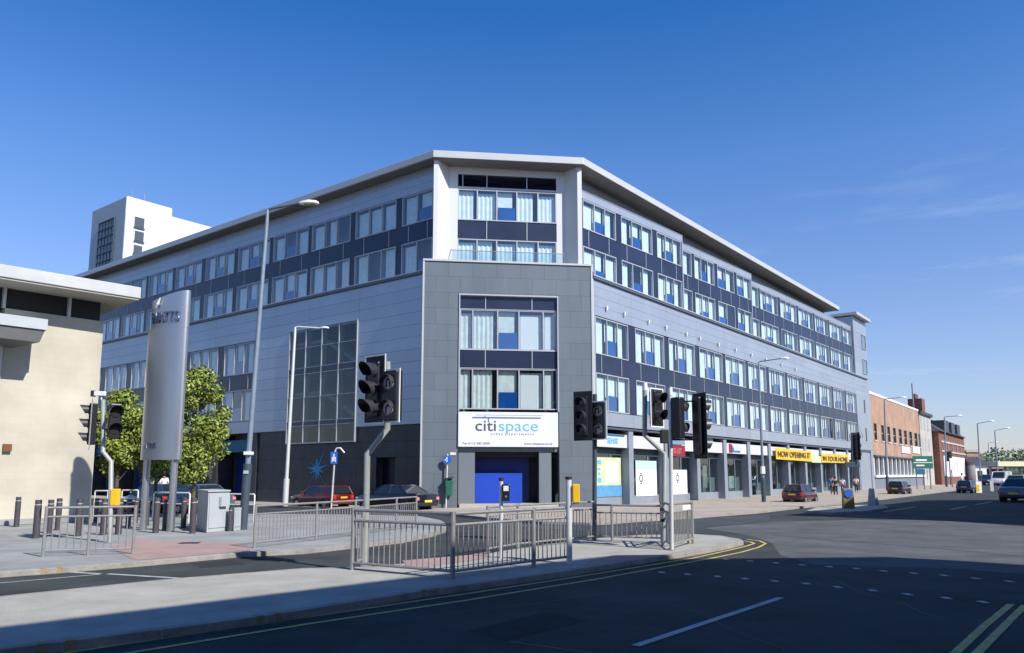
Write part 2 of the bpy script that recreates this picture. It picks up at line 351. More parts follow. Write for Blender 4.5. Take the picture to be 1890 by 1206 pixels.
g = MB()
line(g, px([(1173,1193),(1441,1104)],0), .10)
for a, b in [((65,1050),(95,1052)),((117,1056),(186,1060)),((199,1060),(345,1069)),((0,1077),(184,1061))]:
    line(g, px([a,b],0), .10 if a[0] else .06)
line(g, px([(1630,945),(1690,936)],0), .1); line(g, px([(1755,941),(1785,935)],0), .12); line(g, px([(1800,932),(1830,927)],0), .12)
for row in ([(560,313),(655,320),(765,328),(865,336),(975,345),(1090,354),(1205,367),(1335,379),(1462,393),(1605,407),(1740,422)],
            [(795,265),(885,271),(980,278),(1075,285),(1175,292),(1275,299),(1375,308),(1485,316),(1597,324),(1713,335),(1836,346)]):
    for a, b in row:
        c = Vector(G(940+a/1.99, 900+b/1.99)); q = MB(); g.sheet([(c.x-.055,c.y-.09),(c.x+.055,c.y-.09),(c.x+.055,c.y+.09),(c.x-.055,c.y+.09)], .006)
struct(g.obj('white_markings', M['white_paint']))
g = MB(); line(g, px([(1282,985),(1432,989),(1600,1002),(1890,1027)],0), .05, .004)
line(g, px([(940,1185),(1090,1206),(1180,1225)],0), .04, .004); line(g, px([(0,1118),(60,1240)],0), .04, .004)
rc = random.Random(4)
for (x0,y0,dx,dy,nn) in ((1330,1010,60,4,8),(1500,1060,40,14,7),(700,1150,70,-9,7),(1250,1120,50,20,5),(150,1075,60,-3,5),(1000,972,50,1,6)):
    line(g, px([(x0+dx*i+rc.uniform(-8,8), y0+dy*i+rc.uniform(-3,3)) for i in range(nn)],0), .018, .004)
struct(g.obj('road_joint', M['tar']))
for pts_ in ([(860,1165),(1010,1130),(1085,1146),(935,1184)], [(350,1040),(430,1034),(455,1042),(372,1049)]):
    g = MB(); g.sheet(px(pts_,0), .002); struct(g.obj('road_patch', mat('trench_patch', (.036,.039,.042), .9, spec=.1, var=.2)))
def along(path, dist):
    for i in range(len(path)-1):
        a, b = Vector(path[i]), Vector(path[i+1]); l = (b-a).length
        if dist <= l: return a+(b-a)*(dist/l), (b-a).normalized()
        dist -= l
def near_d(path, x, y, z=.1):
    t = Vector(G(x, y, z)); best = (9e9, 0); acc = 0
    for i in range(len(path)-1):
        a, b = Vector(path[i]), Vector(path[i+1]); l = (b-a).length; k = max(0, min(l, (t-a).dot((b-a)/l))); d = (a+(b-a)/l*k-t).length
        if d < best[0]: best = (d, acc+k)
        acc += l
    return best[1]
g = MB()
for path, x, y in ((isl_near,100,1187),(isl_near,497,1137),(isl_near,792,1089),(left_front,95,1050)):
    d0 = near_d(path, x, y)
    for k in (-.14, .10):
        p, d = along(path, d0+k); n_ = Vector((-d.y, d.x)); a = p-n_*.006; b = a+d*.09; c = b+n_*.13; e = a+n_*.13
        g.add([a[:]+(.0,), b[:]+(.0,), b[:]+(.107,), a[:]+(.107,), c[:]+(.107,), e[:]+(.107,)], [(0,1,2,3),(3,2,4,5)])
struct(g.obj('kerb_marks', mat('faded_yellow', (.27,.21,.12), .8, var=.3, scale=9)))
def cover(label, x, y, z, w_, d_, ang, m='tar'):
    c = G(x, y, z); t = thing('manhole_cover', label, 'manhole cover', (c[0], c[1], z+.004), R(ang))
    q = MB(); q.box(-w_/2-.03, w_/2+.03, -d_/2-.03, d_/2+.03, 0, .003); q.obj('frame', M[m], t)
    q = MB()
    for i in range(6):
        for j in range(6): q.box(-w_/2+w_*i/6+.01, -w_/2+w_*(i+1)/6-.01, -d_/2+d_*j/6+.01, -d_/2+d_*(j+1)/6-.01, .003, .007)
    q.obj('lid', mat('cast_iron', (.07,.07,.07), .6, .4), t)
M['tar'] = M['tar']
cover('small iron cover in the left pavement before the grey cabinet', 350, 1003, .1, .4, .4, 10)
g = MB()
for pth in (isl_near, isl_far, left_front, left_back, rk):
    P2 = [Vector(p[:2]) for p in pth]; l = []; r = []
    for i, p in enumerate(P2):
        d = (P2[min(i+1,len(P2)-1)]-P2[max(i-1,0)]).normalized(); n_ = Vector((d.y, -d.x))
        l.append(p); r.append(p+n_*.13)
    for i in range(len(P2)-1): g.add([l[i][:]+(.003,), l[i+1][:]+(.003,), r[i+1][:]+(.003,), r[i][:]+(.003,)], [(0,1,2,3)])
struct(g.obj('gutter_dirt', mat('gutter_dirt', (.05,.046,.036), .95, var=.5, scale=3, fine=.3)))
# sheets of slightly different asphalt laid over the road
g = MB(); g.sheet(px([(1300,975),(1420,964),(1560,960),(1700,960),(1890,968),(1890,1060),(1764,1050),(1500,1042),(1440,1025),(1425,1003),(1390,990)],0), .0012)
struct(g.obj('road_patch', mat('sunlit_worn_asphalt', (.094,.10,.103), .85, spec=.12, var=.3, scale=.7, fine=.2, bscale=90)))  # worn band widened to the shadow edges, its paler colour painting in sunlight
g = MB(); g.sheet(px([(830,968),(1000,975),(1110,985),(1280,975),(1420,962),(1420,950),(1290,958),(1100,972),(900,962)],0), .003)
struct(g.obj('road_patch', mat('dark_asphalt', (.062,.07,.078), .8, spec=.12, var=.3, scale=.4, fine=.2, bscale=90)))

# ================================================================== APARTMENT BUILDING
apt = thing('apartment_building', 'long silver clad corner apartment block with dark window bands and a grey tower entrance', 'building', FT.p(4.3,-8), baked=True)
def P_(name, mb, m, **k): return part(name, mb, m, apt, **k)
RI = random.Random(3); BD = .17
def window(fr, a0, a1, z0, z1, y, splits, kind, blue=None, seed=0, orange=False, lit=False, parent=apt):
    """aluminium window: frame with mullions, glass, blinds behind, blue lower glass panel"""
    fw = .055; mb = MB()
    mb.fbox(fr, a0, a1, y-.08, y+.05, z0, z0+fw); mb.fbox(fr, a0, a1, y-.08, y+.05, z1-fw, z1)
    mb.fbox(fr, a0, a0+fw, y-.08, y+.05, z0+fw, z1-fw); mb.fbox(fr, a1-fw, a1, y-.08, y+.05, z0+fw, z1-fw)
    ed = [a0]+[a0+(a1-a0)*t for t in splits]+[a1]
    for e in ed[1:-1]: mb.fbox(fr, e-.03, e+.03, y-.07, y+.045, z0+fw, z1-fw)
    fo = part('window', mb, M['frame'], parent)
    gl = MB(); gl.add([fr.p(a0+fw,y,z0+fw), fr.p(a1-fw,y,z0+fw), fr.p(a1-fw,y,z1-fw), fr.p(a0+fw,y,z1-fw)], [(0,1,2,3)])
    part('pane', gl, M['glass'], fo)
    bl = MB(); n = len(ed)-1
    for i in range(n):
        e0, e1 = ed[i]+.06, ed[i+1]-.06; wd = e1-e0
        if i == blue:
            b = MB(); hgt = (z1-z0)*RI.uniform(.42,.47); b.fbox(fr, e0, e1, y-.035, y-.02, z0+fw, z0+hgt); part('blue_panel', b, M['bluepan'], fo)
            if RI.random() < .85: bl.fbox(fr, e0, e0+wd*RI.uniform(.8,1), y-BD-.01, y-BD, z0+hgt*.9, z1-fw)
            continue
        k = RI.random()
        if k < .05 and kind == 'b' and fr is not FB: continue
        f_ = RI.uniform(.78, .93) if k < .5 else 1.0
        if i == 0: q0, q1 = e0, e0+wd*f_
        elif i == n-1: q0, q1 = (e0, e0+wd*f_) if fr is not FLt else (e1-wd*f_, e1)
        else: q0, q1 = e0, e0+wd*f_
        top = z1-fw-(.0 if k < .5 else (z1-z0)*.06)
        m_ = max(1, int((q1-q0)/.11))
        for j in range(m_):      # vertical louvre slats, each slightly turned
            s0 = q0+(q1-q0)*j/m_; s1 = q0+(q1-q0)*(j+1)/m_; dy = .02*((j % 2)*2-1)
            bl.add([fr.p(s0,y-BD-dy,z0+fw), fr.p(s1,y-BD+dy,z0+fw), fr.p(s1,y-BD+dy,top), fr.p(s0,y-BD-dy,top)], [(0,1,2,3)])
    if bl.v: part('blind', bl, M['blind'] if kind != 'curt' else M['curtain'], fo)
    if orange:
        o = MB(); i = orange; o.fbox(fr, ed[i]+.1, ed[i+1]-.1, y-.5, y-.45, z0+(z1-z0)*.5, z1-.1); part('inner_curtain', o, M['orange'], fo)
    return fo

def panels(mb, fr, a0, a1, z0, z1, y0, y1, rows, cols, gap=.011, stagger=None, holes=()):
    """cladding sheets laid as separate boards with open joints"""
    zs = rows if isinstance(rows, list) else [z0+(z1-z0)*i/rows for i in range(rows+1)]
    for r in range(len(zs)-1):
        cs = list(cols)
        if stagger and r % 2: cs = [cols[0]]+[c+stagger for c in cols[:-1] if c+stagger < cols[-1]-.05]+[cols[-1]]
        for c in range(len(cs)-1):
            mb.cur = RS.choice((0,0,1,2)); mb.fbox(fr, cs[c]+gap/2, cs[c+1]-gap/2, y0, y1, zs[r]+gap/2, zs[r+1]-gap/2)

def shades(name, col, rough, metal, var=.05, scale=.5, spec=.5):
    return [mat(name+'_'+k, tuple(c*f for c in col), rough, metal, var=var, scale=scale, streak=True, spec=spec, bump=.04, bscale=1.2) for k, f in (('a',1.0),('b',.955),('c',1.035))]
CL3 = shades('silver_cladding', (.39,.43,.485), .36, .42, .07); TW3 = shades('grey_panel', (.128,.155,.178), .45, .05, .12, .7)
RS = random.Random(21)
# --- levels
ZG, ZB, Z1a, Z1b, Z2a, Z2b, ZC = 4.25, 5.0, 7.0, 7.95, 9.95, 9.95, 12.05
Z3a, Z3b, Z4a, Z4b, ZS = 12.1, 14.08, 15.07, 16.74, 17.97
LR, LL = 56.0, 46.0
# solid core of the building (rooms behind the windows)
core = MB()
cp = [FLt.p(LL,-1.6), FLt.p(.9,-1.6), FT.p(2.2,-3.2), FT.p(6.4,-3.2), FRt.p(.9,-1.9), FRt.p(LR,-1.9), FRt.p(LR,-13), FRt.p(8,-13), FLt.p(10,-13), FLt.p(LL,-13)]
core.prism([p[:2] for p in cp], .1, 17.9); P_('inner_wall', core, M['room_wall'])
sl = MB()                       # floor slabs seen through the glass
for z in (4.4, 7.15, 10.3, 14.2, 17.0):
    for fr, a1 in ((FRt, LR-.1), (FLt, LL-.1)):
        sl.fbox(fr, .9, a1, -1.55 if fr is FLt else -1.85, -.32 if z < 11 else -1.3, z, z+.35)
P_('floor_slab', sl, M['dark_in'])
# right wing lower storeys -------------------------------------------------
rA = [(.33,3.75),(4.55,8.08),(8.7,12.38),(13.06,16.78),(17.3,20.95),(21.5,25.15),(25.8,29.45),(30.1,33.8),(34.4,38.1),(38.7,42.4),(43.1,46.8),(47.5,51.15)]
bk = MB(); bk.fbox(FRt, .05, LR, -.3, -.1, ZG, Z2b*0+ZB-.06); bk.fbox(FRt, .05, LR, -.3, -.1, Z2a+.04, ZC)
P_('backing_wall', bk, M['clad'])
cl = MB(); cols = [.05,4.15,8.4,12.7,17.1,21.4,25.7,30,34.3,38.6,42.9,47.2,51.4,LR]
panels(cl, FRt, .05, LR, Z2a, ZC, -.1, 0, [Z2a+.05+(ZC-Z2a-.05)*i/4 for i in range(5)], cols)
panels(cl, FRt, .05, LR, ZG, ZB, -.1, 0, [ZG, ZB-.03], cols)
for z0, z1 in ((ZB-.03, Z2a+.05),): cl.fbox(FRt, .05, .3, -.2, 0, z0, z1); cl.fbox(FRt, 51.35, LR, -.25, 0, z0, z1)
P_('cladding', cl, CL3)
nv = MB()
dv = MB()
def band(fr, wins, a0, a1, za, zb, ya):
    "navy spandrel strip between two window rows, with thin pale cover strips"
    nv.fbox(fr, a0, a1, ya-.2, ya, za, zb)
    for i, (w0, w1) in enumerate(wins):
        for t in (.17, .78):
            x = w0+(w1-w0)*t; nv.cur = 1; nv.fbox(fr, x-.02, x+.02, ya, ya+.02, za+.02, zb-.02); nv.cur = 0
def piers(fr, wins, a0, a1, z0, z1, ya):
    e = a0
    for w0, w1 in wins+[(a1, a1)]:
        if w0-e > .02: nv.fbox(fr, e, w0, ya-.2, ya-.004, z0, z1)
        e = w1
band(FRt, rA, .3, 51.35, Z1a, Z1b, -.04)
piers(FRt, rA, .3, 51.35, ZB, Z1a, -.04); piers(FRt, rA, .3, 51.35, Z1b, Z2a+.03, -.04)
for i, (a, b) in enumerate(rA):
    window(FRt, a, b, Z1b+.02, Z2a, -.06, (.34,.66), 'b', 1); window(FRt, a, b, ZB, Z1a-.02, -.06, (.34,.66), 'b', 1)
tr = MB(); tr.fbox(FRt, .02, LR, 0, .12, ZC-.14, ZC); tr.fbox(FLt, .0, LL, 0, .12, ZC-.14, ZC)
P_('cornice', tr, mat('dark_trim', (.10,.12,.15), .4, .3))
tr2 = MB(); tr2.fbox(FRt, .02, LR, -.75, .14, ZC+.002, ZC+.05); tr2.fbox(FLt, 0, LL, -.75, .14, ZC+.002, ZC+.05)
tr2.fbox(FRt, -.06, .08, -.1, .06, .1, ZC-.15); tr2.fbox(FLt, -.14, .02, -.1, .03, .1, ZC-.15)
P_('ledge', tr2, M['fascia'])
# little wall lights above the lower right windows
for x in (1.3,3.2,6.,8.2,11.,13,16,19,22,25,28.5,32):
    l_ = MB(); l_.fbox(FRt, x, x+.08, .0, .1, 10.45+.0, 10.62); l_.fbox(FRt, x-.03, x+.11, .1, .13, 10.42, 10.65); P_('wall_light', l_, M['lampw'])
# right wing upper storeys: three slightly turned segments ------------------
segs = [((.75,1.05),(11.6,.32),[(.1,3.45),(3.98,7.5),(8.0,10.85)]),
        ((11.62,1.1),(23.9,.42),[(.05,2.55),(3.0,6.55),(7.15,10.8),(11.1,12.28)]),
        ((23.95,1.1),(51.3,.15),None)]
sg_names = []
for si, (A_, B_, wins) in enumerate(segs):
    pa = Vector(FRt.p(A_[0], -A_[1])[:2]); pb = Vector(FRt.p(B_[0], -B_[1])[:2]); d = pb-pa; ln = d.length
    fs = Fr((pa.x, pa.y), math.degrees(math.atan2(d.y, d.x)))
    if si == 0: wins = [(.12,3.3),(3.85,7.25),(7.8,ln-.12)]
    if si == 1: wins = [(.12,2.6),(3.0,6.4),(6.9,10.4),(10.75,ln-.1)] ; wins = [(.12,2.75),(3.15,6.1),(6.6,9.3),(9.75,ln-.12)]
    if si == 2: wins = [(.12,3.0),(3.35,7.1),(7.7,11.5),(12.0,15.8),(16.3,20.0),(20.5,24.1),(24.6,ln-.2)]
    c2 = MB(); panels(c2, fs, 0, ln, 0, 0, -.08, 0, [Z4b+.0, Z4b+.42], [0, ln/3, ln*2/3, ln]); c2.fbox(fs, -.02, ln+.1, -1.4, .02, Z4b+.43, Z4b+.47)
    P_('cladding', c2, CL3)
    b2 = MB(); b2.fbox(fs, 0, ln, -.2, -.08, Z4b, Z4b+.43)
    b2.fbox(fs, ln-.02, ln+.1, -1.3, 0, Z3a, Z4b+.43); P_('backing_wall', b2, M['clad'])
    band(fs, wins, .02, ln-.02, Z3b+.03, Z4a-.02, -.04); piers(fs, wins, .02, ln-.02, Z4a-.02, Z4b, -.04); piers(fs, wins, .02, ln-.02, Z3a-.05, Z3b+.03, -.04)
    for i, (a, b) in enumerate(wins):
        sp = (.34,.66) if b-a > 2.9 else (.5,)
        bb = 1 if b-a > 2.9 else 0
        window(fs, a, b, Z4a, Z4b-.02, -.06, sp, 'b', bb, orange=1 if (si == 0 and i == 0) else False)
        window(fs, a, b, Z3a, Z3b, -.06, sp, 'b', bb, orange=1 if (si, i) in ((0,0),(1,1)) else False)
P_('navy_band', nv, [M['navy'], M['frame']])
q = MB(); panels(q, FRt, .95, 51.5, 0, 0, -1.5, -1.35, [Z4b+.2, Z4b+.75, ZS+.02], [.95]+[4.2*i+5 for i in range(11)]+[51.5]); P_('upper_cladding', q, CL3)
# right end block -----------------------------------------------------------
eb = MB(); panels(eb, FRt, 51.5, 56.9, 0, 0, -.1, .02, [ZC+.06, 13.6, 15.2, 16.8, 18.35], [51.6, 54.3, 56.9]); P_('cladding', eb, CL3)
eb = MB(); eb.fbox(FRt, 51.6, 56.85, -9, -.1, .1, 18.3); eb.fbox(FRt, LR, 56.9, -.1, .0, .1, ZC)
P_('end_wall', eb, M['clad'])
er = MB(); er.fbox(FRt, 51.3, 57.0, -9.5, .55, 18.4, 18.72); P_('end_roof', er, M['fascia'], bevel=.03)
for z0, z1 in ((12.5,14.1),(15.2,16.8)): window(FRt, 54.7, 56.3, z0, z1, .05, (), 'b', None)
for z0 in (5.2, 8.2): 
    wn = MB(); wn.fbox(FRt, 54.3, 54.6, .02, .05, z0, z0+1.4); P_('slit_window', wn, M['carglass'])
# left wing -----------------------------------------------------------------
nv2 = MB(); dv2 = MB(); nv, dv = nv2, dv2
lU = [(.1,2.4),(2.86,6.2),(6.64,10.18),(10.5,14.05),(14.44,17.95),(18.4,21.9),(22.4,25.9),(26.3,29.8),(30.2,33.7),(34.1,37.6),(38,41.5)]
FLu = Fr(FLt.p(0,-.7)[:2], AL, -1)
band(FLu, lU, -.05, 45, Z3b+.03, Z4a-.02, -.04); piers(FLu, lU, -.05, 45, Z4a-.02, Z4b, -.04); piers(FLu, lU, -.05, 45, Z3a-.05, Z3b+.03, -.04)
for i, (a, b) in enumerate(lU):
    sp = (.34,.66) if i else (.5,)
    window(FLu, a, b, Z4a, Z4b-.02, -.06, sp, 'b', (None if i in (1,2) else (1 if i else 0)), orange=1 if i == 5 else False)
    window(FLu, a, b, Z3a, Z3b, -.06, sp, 'b', (None if i in (1,2) else (1 if i else 0)))
c3 = MB(); panels(c3, FLu, -.05, 45, 0, 0, -.08, 0, [Z4b, Z4b+.42, Z4b+.84, ZS], [-.05]+[4.4*i+2 for i in range(10)]+[45]); P_('cladding', c3, CL3)
b3 = MB(); b3.fbox(FLu, -.05, 45, -.2, -.08, Z4b, ZS+.05); P_('backing_wall', b3, M['clad'])
lL = [(14.6,17.9),(18.65,22.06),(22.9,26.2),(27.1,30.2),(31.,34.3),(35.2,38.5),(39.3,42.6)]
band(FLt, lL, 14.5, 45, Z1a, Z1b, -.04); piers(FLt, lL, 14.5, 45, ZB, Z1a, -.04); piers(FLt, lL, 14.5, 45, Z1b, Z2a+.03, -.04)
for a, b in lL: window(FLt, a, b, Z1b+.02, Z2a, -.06, (.34,.66), 'b', 1); window(FLt, a, b, ZB, Z1a-.02, -.06, (.34,.66), 'b', 1)
P_('navy_band', nv2, [M['navy'], M['frame']])
ST0, ST1 = 4.9, 10.95          # glazed stair
c4 = MB(); rws = [ZG+(ZC-ZG-.14)*i/12 for i in range(13)]
for r in range(12):
    z0, z1 = rws[r], rws[r+1]; zm = (z0+z1)/2
    if zm < 10.1: cc = [(.02,ST0),(ST1,14.48)]
    else: cc = [(.02,4.85),(4.85,9.2),(9.2,14.5)]
    if zm > Z2a: cc += [(14.5,19.),(19.,23.4),(23.4,27.8),(27.8,32.2),(32.2,36.6),(36.6,LL)]
    elif zm < ZB: cc += [(14.5,19.),(19.,23.4),(23.4,27.8),(27.8,32.2),(32.2,36.6),(36.6,LL)]
    for a, b in cc: c4.cur = RS.choice((0,0,1,2)); c4.fbox(FLt, a+.006, b-.006, -.1, 0, z0+.006, (z1 if not (a > 14.4 and zm < ZB) else ZB-.03)-.006)
P_('cladding', c4, CL3)
b4 = MB()
for a, b, z0, z1 in ((.02,ST0,ZG,ZC-.15),(ST1,14.5,ZG,ZC-.15),(ST0,ST1,10.15,ZC-.15),(14.5,LL,Z2a+.04,ZC-.15),(14.5,LL,ZG,ZB-.04)): b4.fbox(FLt, a, b, -.3, -.1, z0, z1)
P_('backing_wall', b4, M['clad'])
# stair glazing: mullions, dark transoms, glass, and the stairs behind
sg = MB(); y0 = .03
for x in (ST0, 6.4, 7.9, 9.35, ST1-.06): sg.fbox(FLt, x, x+.06, -.3, y0+.05, 3.5, 10.15)
for z in (3.45, 10.1): sg.fbox(FLt, ST0, ST1, -.3, y0+.05, z, z+.07)
for z in (4.72,4.46,7.82,7.46,6.1,9.0): sg.fbox(FLt, ST0+.06, ST1-.06, .02, y0+.03, z, z+.035)
so_ = P_('stair_window', sg, M['frame'])
for z0, z1 in ((4.5,4.72),(7.5,7.82)): dk = MB(); dk.fbox(FLt, ST0+.06, ST1-.06, y0+.005, y0+.03, z0, z1); part('dark_transom', dk, M['navy'], so_)
gg = MB(); gg.add([FLt.p(ST0+.06,y0,3.52),FLt.p(ST1-.06,y0,3.52),FLt.p(ST1-.06,y0,10.1),FLt.p(ST0+.06,y0,10.1)], [(0,1,2,3)]); part('pane', gg, M['glassg'], so_)
stt = MB()
def stair(a0, z0, a1, z1):
    n = 12
    for i in range(n):
        a = a0+(a1-a0)*i/n; b = a0+(a1-a0)*(i+1)/n; z = z0+(z1-z0)*(i+.5)/n
        stt.fbox(FLt, min(a,b), max(a,b), -1.5, -.6, z-.12, z+.12)
stair(5.6,7.9,8.4,9.4); stair(5.6,4.9,8.4,6.4); stt.fbox(FLt, 8.4, 10.9, -1.5, -.5, 9.3, 9.5); stt.fbox(FLt, 5, 5.6, -1.5,-.5, 9.6,9.75); stt.fbox(FLt, 8.4, 10.9, -1.5,-.5, 6.3, 6.5)
part('staircase', stt, M['stonepale'], so_)
q = MB(); q.fbox(FLt, ST0-.3, ST1+.3, -1.58, -1.52, 3.4, 10.2); part('stair_dark_backdrop', q, mat('stair_shade_dark', (.035,.05,.05), .9), so_)  # added dark backdrop; its colour stands in for shade in the stairwell
# left ground floor: dark stone wall, door, star sign, shops beyond
st = MB(); cs = [.02,1.55,3.1] 
zs4 = [.1,.9,1.75,2.6,3.42,4.25]
for r in range(5):
    z0, z1 = zs4[r], zs4[r+1]; c_list = [.02,1.1,1.9,3.35,4.9,6.4,7.9,9.4,10.95,12.3,13.9]
    for k in range(len(c_list)-1):
        a, b = c_list[k], c_list[k+1]
        if a >= 1.85 and b <= 3.4 and z1 < 2.7: continue
        if z0 > 3.4 and a > 4.8 and b < 11: continue
        st.fbox(FLt, a+.005, b-.005, -.4, -.12, z0+.005, z1-.005)
P_('stone_wall', st, M['stone'])
st2 = MB(); st2.fbox(FLt, .02, 1.9, -.6, -.4, .1, 4.25); st2.fbox(FLt, 1.9, 3.35, -.6, -.4, 2.6, 4.25); st2.fbox(FLt, 3.35, 13.9, -.6, -.4, .1, 3.45); P_('backing_wall', st2, M['dark_in'])
dd = MB(); dd.fbox(FLt, 1.92, 2.6, -.75, -.65, .1, 2.58); dd.fbox(FLt, 2.64, 3.33, -.75, -.65, .1, 2.58); P_('side_door', dd, mat('door_dark', (.012,.010,.03), .35))
# star burst sign
sb = MB(); ca, cz = FLt.hit(583,866,.0)
rr = random.Random(5)
arms = [(90,.55),(62,.95),(38,.5),(15,.75),(-20,.5),(-52,1.5),(-75,.5),(-100,.55),(-128,1.5),(-160,.6),(175,.8),(150,.65),(125,.5),(105,.6)]
for an, ln in arms:
    ln *= 1.25; x, z = math.cos(R(an)), math.sin(R(an)); wv = .12
    sb.add([FLt.p(ca-z*wv, -.10, cz+x*wv), FLt.p(ca+z*wv, -.10, cz-x*wv), FLt.p(ca+x*ln*-1, -.115, cz+z*ln), FLt.p(ca, -.08, cz)], [(0,1,3),(0,3,2),(1,2,3),(0,2,1)])
P_('star_logo', sb, M['cyan'])
tb = MB(); a_, z_ = FLt.hit(620,865,.0)
for zz, ww in ((.16,1.5),(-.05,1.2),(-.25,1.3)):
    tb = MB(); tb.fbox(FLt, a_-ww+.2, a_+.2, -.12, -.105, z_+zz, z_+zz+.07); P_('wall_lettering', tb, mat('faint_blue', (.03,.07,.14), .6))
# shops left
for i, x in enumerate((13.9,18.2,22.6,27,31.4,35.8,40.2)):
    q = MB(); q.fbox(FLt, x, x+.55, -1.3, -.02, .1, 4.25); po = P_('pilaster', q, M['stone'])
    q = MB(); q.fbox(FLt, x+.6, x+4.2, -.4, -.3, 3.1, 3.85); part('sign_board', q, M['teal'], po)
    q = MB(); q.add([FLt.p(x+.6,-1.1,.3),FLt.p(x+4.2,-1.1,.3),FLt.p(x+4.2,-1.1,3.1),FLt.p(x+.6,-1.1,3.1)], [(0,1,2,3)]); part('shop_window', q, M['glassd'], po)
for x in (16.4,24.,29.5,33): bd = MB(); bd.fbox(FLt, x, x+1.3, -1.35, -1.2, .4, 2.8); P_('shop_poster', bd, M['royal'])
# ground floor right: pilasters, fascia, glazing, posters
pxs = [3.6,7.9,12.2,16.5,20.8,25.05,29.35,33.65,37.95,42.35,46.65,50.95]
for x in pxs: q = MB(); q.fbox(FRt, x, x+.5, -.75, -.02, .1, ZG-.16); P_('pilaster', q, M['pil'])
sh = MB(); sh.fbox(FRt, 0, LR, -1.3, .03, ZG-.16, ZG-.06); P_('shop_canopy', sh, mat('dark_trim', (.1,.12,.15)))
bays = [(.1,3.6)]+[(pxs[i]+.5, pxs[i+1]) for i in range(len(pxs)-1)]+[(51.45,LR)]
SHOPS = []
for i, (a, b) in enumerate(bays):
    q = MB(); q.fbox(FRt, a, b, -.66, -.52, .1, .55 if i not in (5, 9) else .2); so2 = P_('shopfront', q, M['pil']); SHOPS.append(so2)
    q = MB(); q.add([FRt.p(a,-.55,.55),FRt.p(b,-.55,.55),FRt.p(b,-.55,3.1),FRt.p(a,-.55,3.1)], [(0,1,2,3)]); part('shop_window', q, M['glassd'], so2)
    q = MB(); q.fbox(FRt, a+.02, b-.02, -.2, -.12, 3.15, 3.85); part('sign_board', q, mat('shop_sign_white', (.56,.58,.62), .5, var=.1, scale=.4), so2)
    q = MB(); q.fbox(FRt, a, b, -1.6, -.2, 3.1, 3.2); part('ceiling', q, M['dark_in'], so2)
    q = MB(); q.fbox(FRt, a, b, -.6, -.5, 2.75, 3.1); part('head_panel', q, M['poleblue'], so2)
    for t in (.66,): q = MB(); q.fbox(FRt, a+(b-a)*t-.03, a+(b-a)*t+.03, -.6, -.51, .55, 2.75); part('mullion', q, M['pil'], so2)
def sheetp(name, fr, a0, a1, z0, z1, y, m, parent=None):
    q = MB(); q.fbox(fr, a0, a1, y-.012, y, z0, z1); return part(name, q, m, parent or apt)
q = sheetp('window_poster', FRt, 1.0, 3.5, .6, 2.62, -.49, M['lime'])
pq = MB(); pq.fbox(FRt, .95, 3.55, -.49, -.484, .55, 1.15); part('poster_band', pq, mat('poster_blue', (.09,.28,.50), .6, var=.25, scale=2), q)
for k, (a, z, w_, h_) in enumerate(((1.1,2.25,.35,.22),(1.1,1.95,.3,.1),(1.12,1.7,.25,.12),(1.1,1.3,.35,.25))): pq = MB(); pq.fbox(FRt, a, a+w_, -.49, -.482, z, z+h_); part('poster_print', pq, M['lblue'], q)
pq = MB(); pq.fbox(FRt, 1.9, 3.2, -.49, -.484, 1.3, 2.4); part('poster_inset', pq, mat('pale_print', (.6,.72,.66)), q)
for k, (a0, a1) in enumerate(((5.15,7.65),(9.75,11.7))):
    q = sheetp('window_poster', FRt, a0, a1, .5, 2.0, -.49, M['white'])
    if k == 0: sheetp('upper_poster', FRt, a0, a1, 2.0, 2.5, -.49, mat('aqua_print', (.45,.66,.68)), q)
    e = MB(); cx_ = a0+.6; cz_ = 1.5
    for j in range(20):
        t0 = 2*math.pi*j/20; t1 = 2*math.pi*(j+1)/20
        e.add([FRt.p(cx_+.22*math.cos(t0),-.485,cz_+.22*math.sin(t0)),FRt.p(cx_+.22*math.cos(t1),-.485,cz_+.22*math.sin(t1)),FRt.p(cx_+.14*math.cos(t1),-.485,cz_+.14*math.sin(t1)),FRt.p(cx_+.14*math.cos(t0),-.485,cz_+.14*math.sin(t0))], [(0,1,2,3)])
    e.fbox(FRt, cx_-.09, cx_+.09, -.49, -.482, cz_+.25, cz_+.32); e.fbox(FRt, cx_-.09, cx_+.09, -.49, -.482, cz_-.32, cz_-.25)
    part('emblem', e, M['dgrey'], q)
e = MB(); txt(e, 'SENSE', .42, FRt.p, 1.5, 3.35, -.11, ext=.006, bold=.01); P_('sign_lettering', e, M['lblue'])
e = MB(); e.fbox(FRt, .9, 3.3, -.12, -.105, 3.74, 3.84); P_('sign_stripe', e, M['teal'])
e = MB(); e.fbox(FRt, 13.0, 14.0, -.12, -.10, 3.25, 3.7); P_('sign_block', e, M['dgrey'])
e = MB(); e.fbox(FRt, 17.6, 18.1, -.12, -.10, 3.2, 3.8); P_('sign_block', e, M['red'])
e = MB(); txt(e, 'b', .7, FRt.p, 18.1, 3.25, -.10, bold=.02); e.fbox(FRt, 18.5, 19.6, -.12, -.10, 3.25, 3.36); P_('sign_lettering', e, M['signblue'])
for a0, a1, z0, z1, m in ((12.4,13.6,.75,1.05,'orange'),(13.9,14.6,.85,2.3,'stonepale'),(17,17.6,.8,2.2,'blind'),(18.2,19.2,.75,1.6,'curtain'),(25.4,26.6,2.2,2.7,'signblue'),(25.6,26.4,.8,1.9,'stonepale'),(29.8,31.4,2.2,2.6,'foliage'),(29.8,31,.75,2.0,'stonepale'),(34,35.5,.8,1.9,'curtain'),(38.3,40,1.9,2.6,'red'),(38.4,39.5,.75,1.8,'blind'),(42.7,44.4,.8,1.8,'orange'),(43,44,2.0,2.5,'white'),(46.9,48.5,.8,2.4,'stonepale')):
    sheetp('window_display', FRt, a0+.6, a1+.6, z0, z1, -.7, M[m])
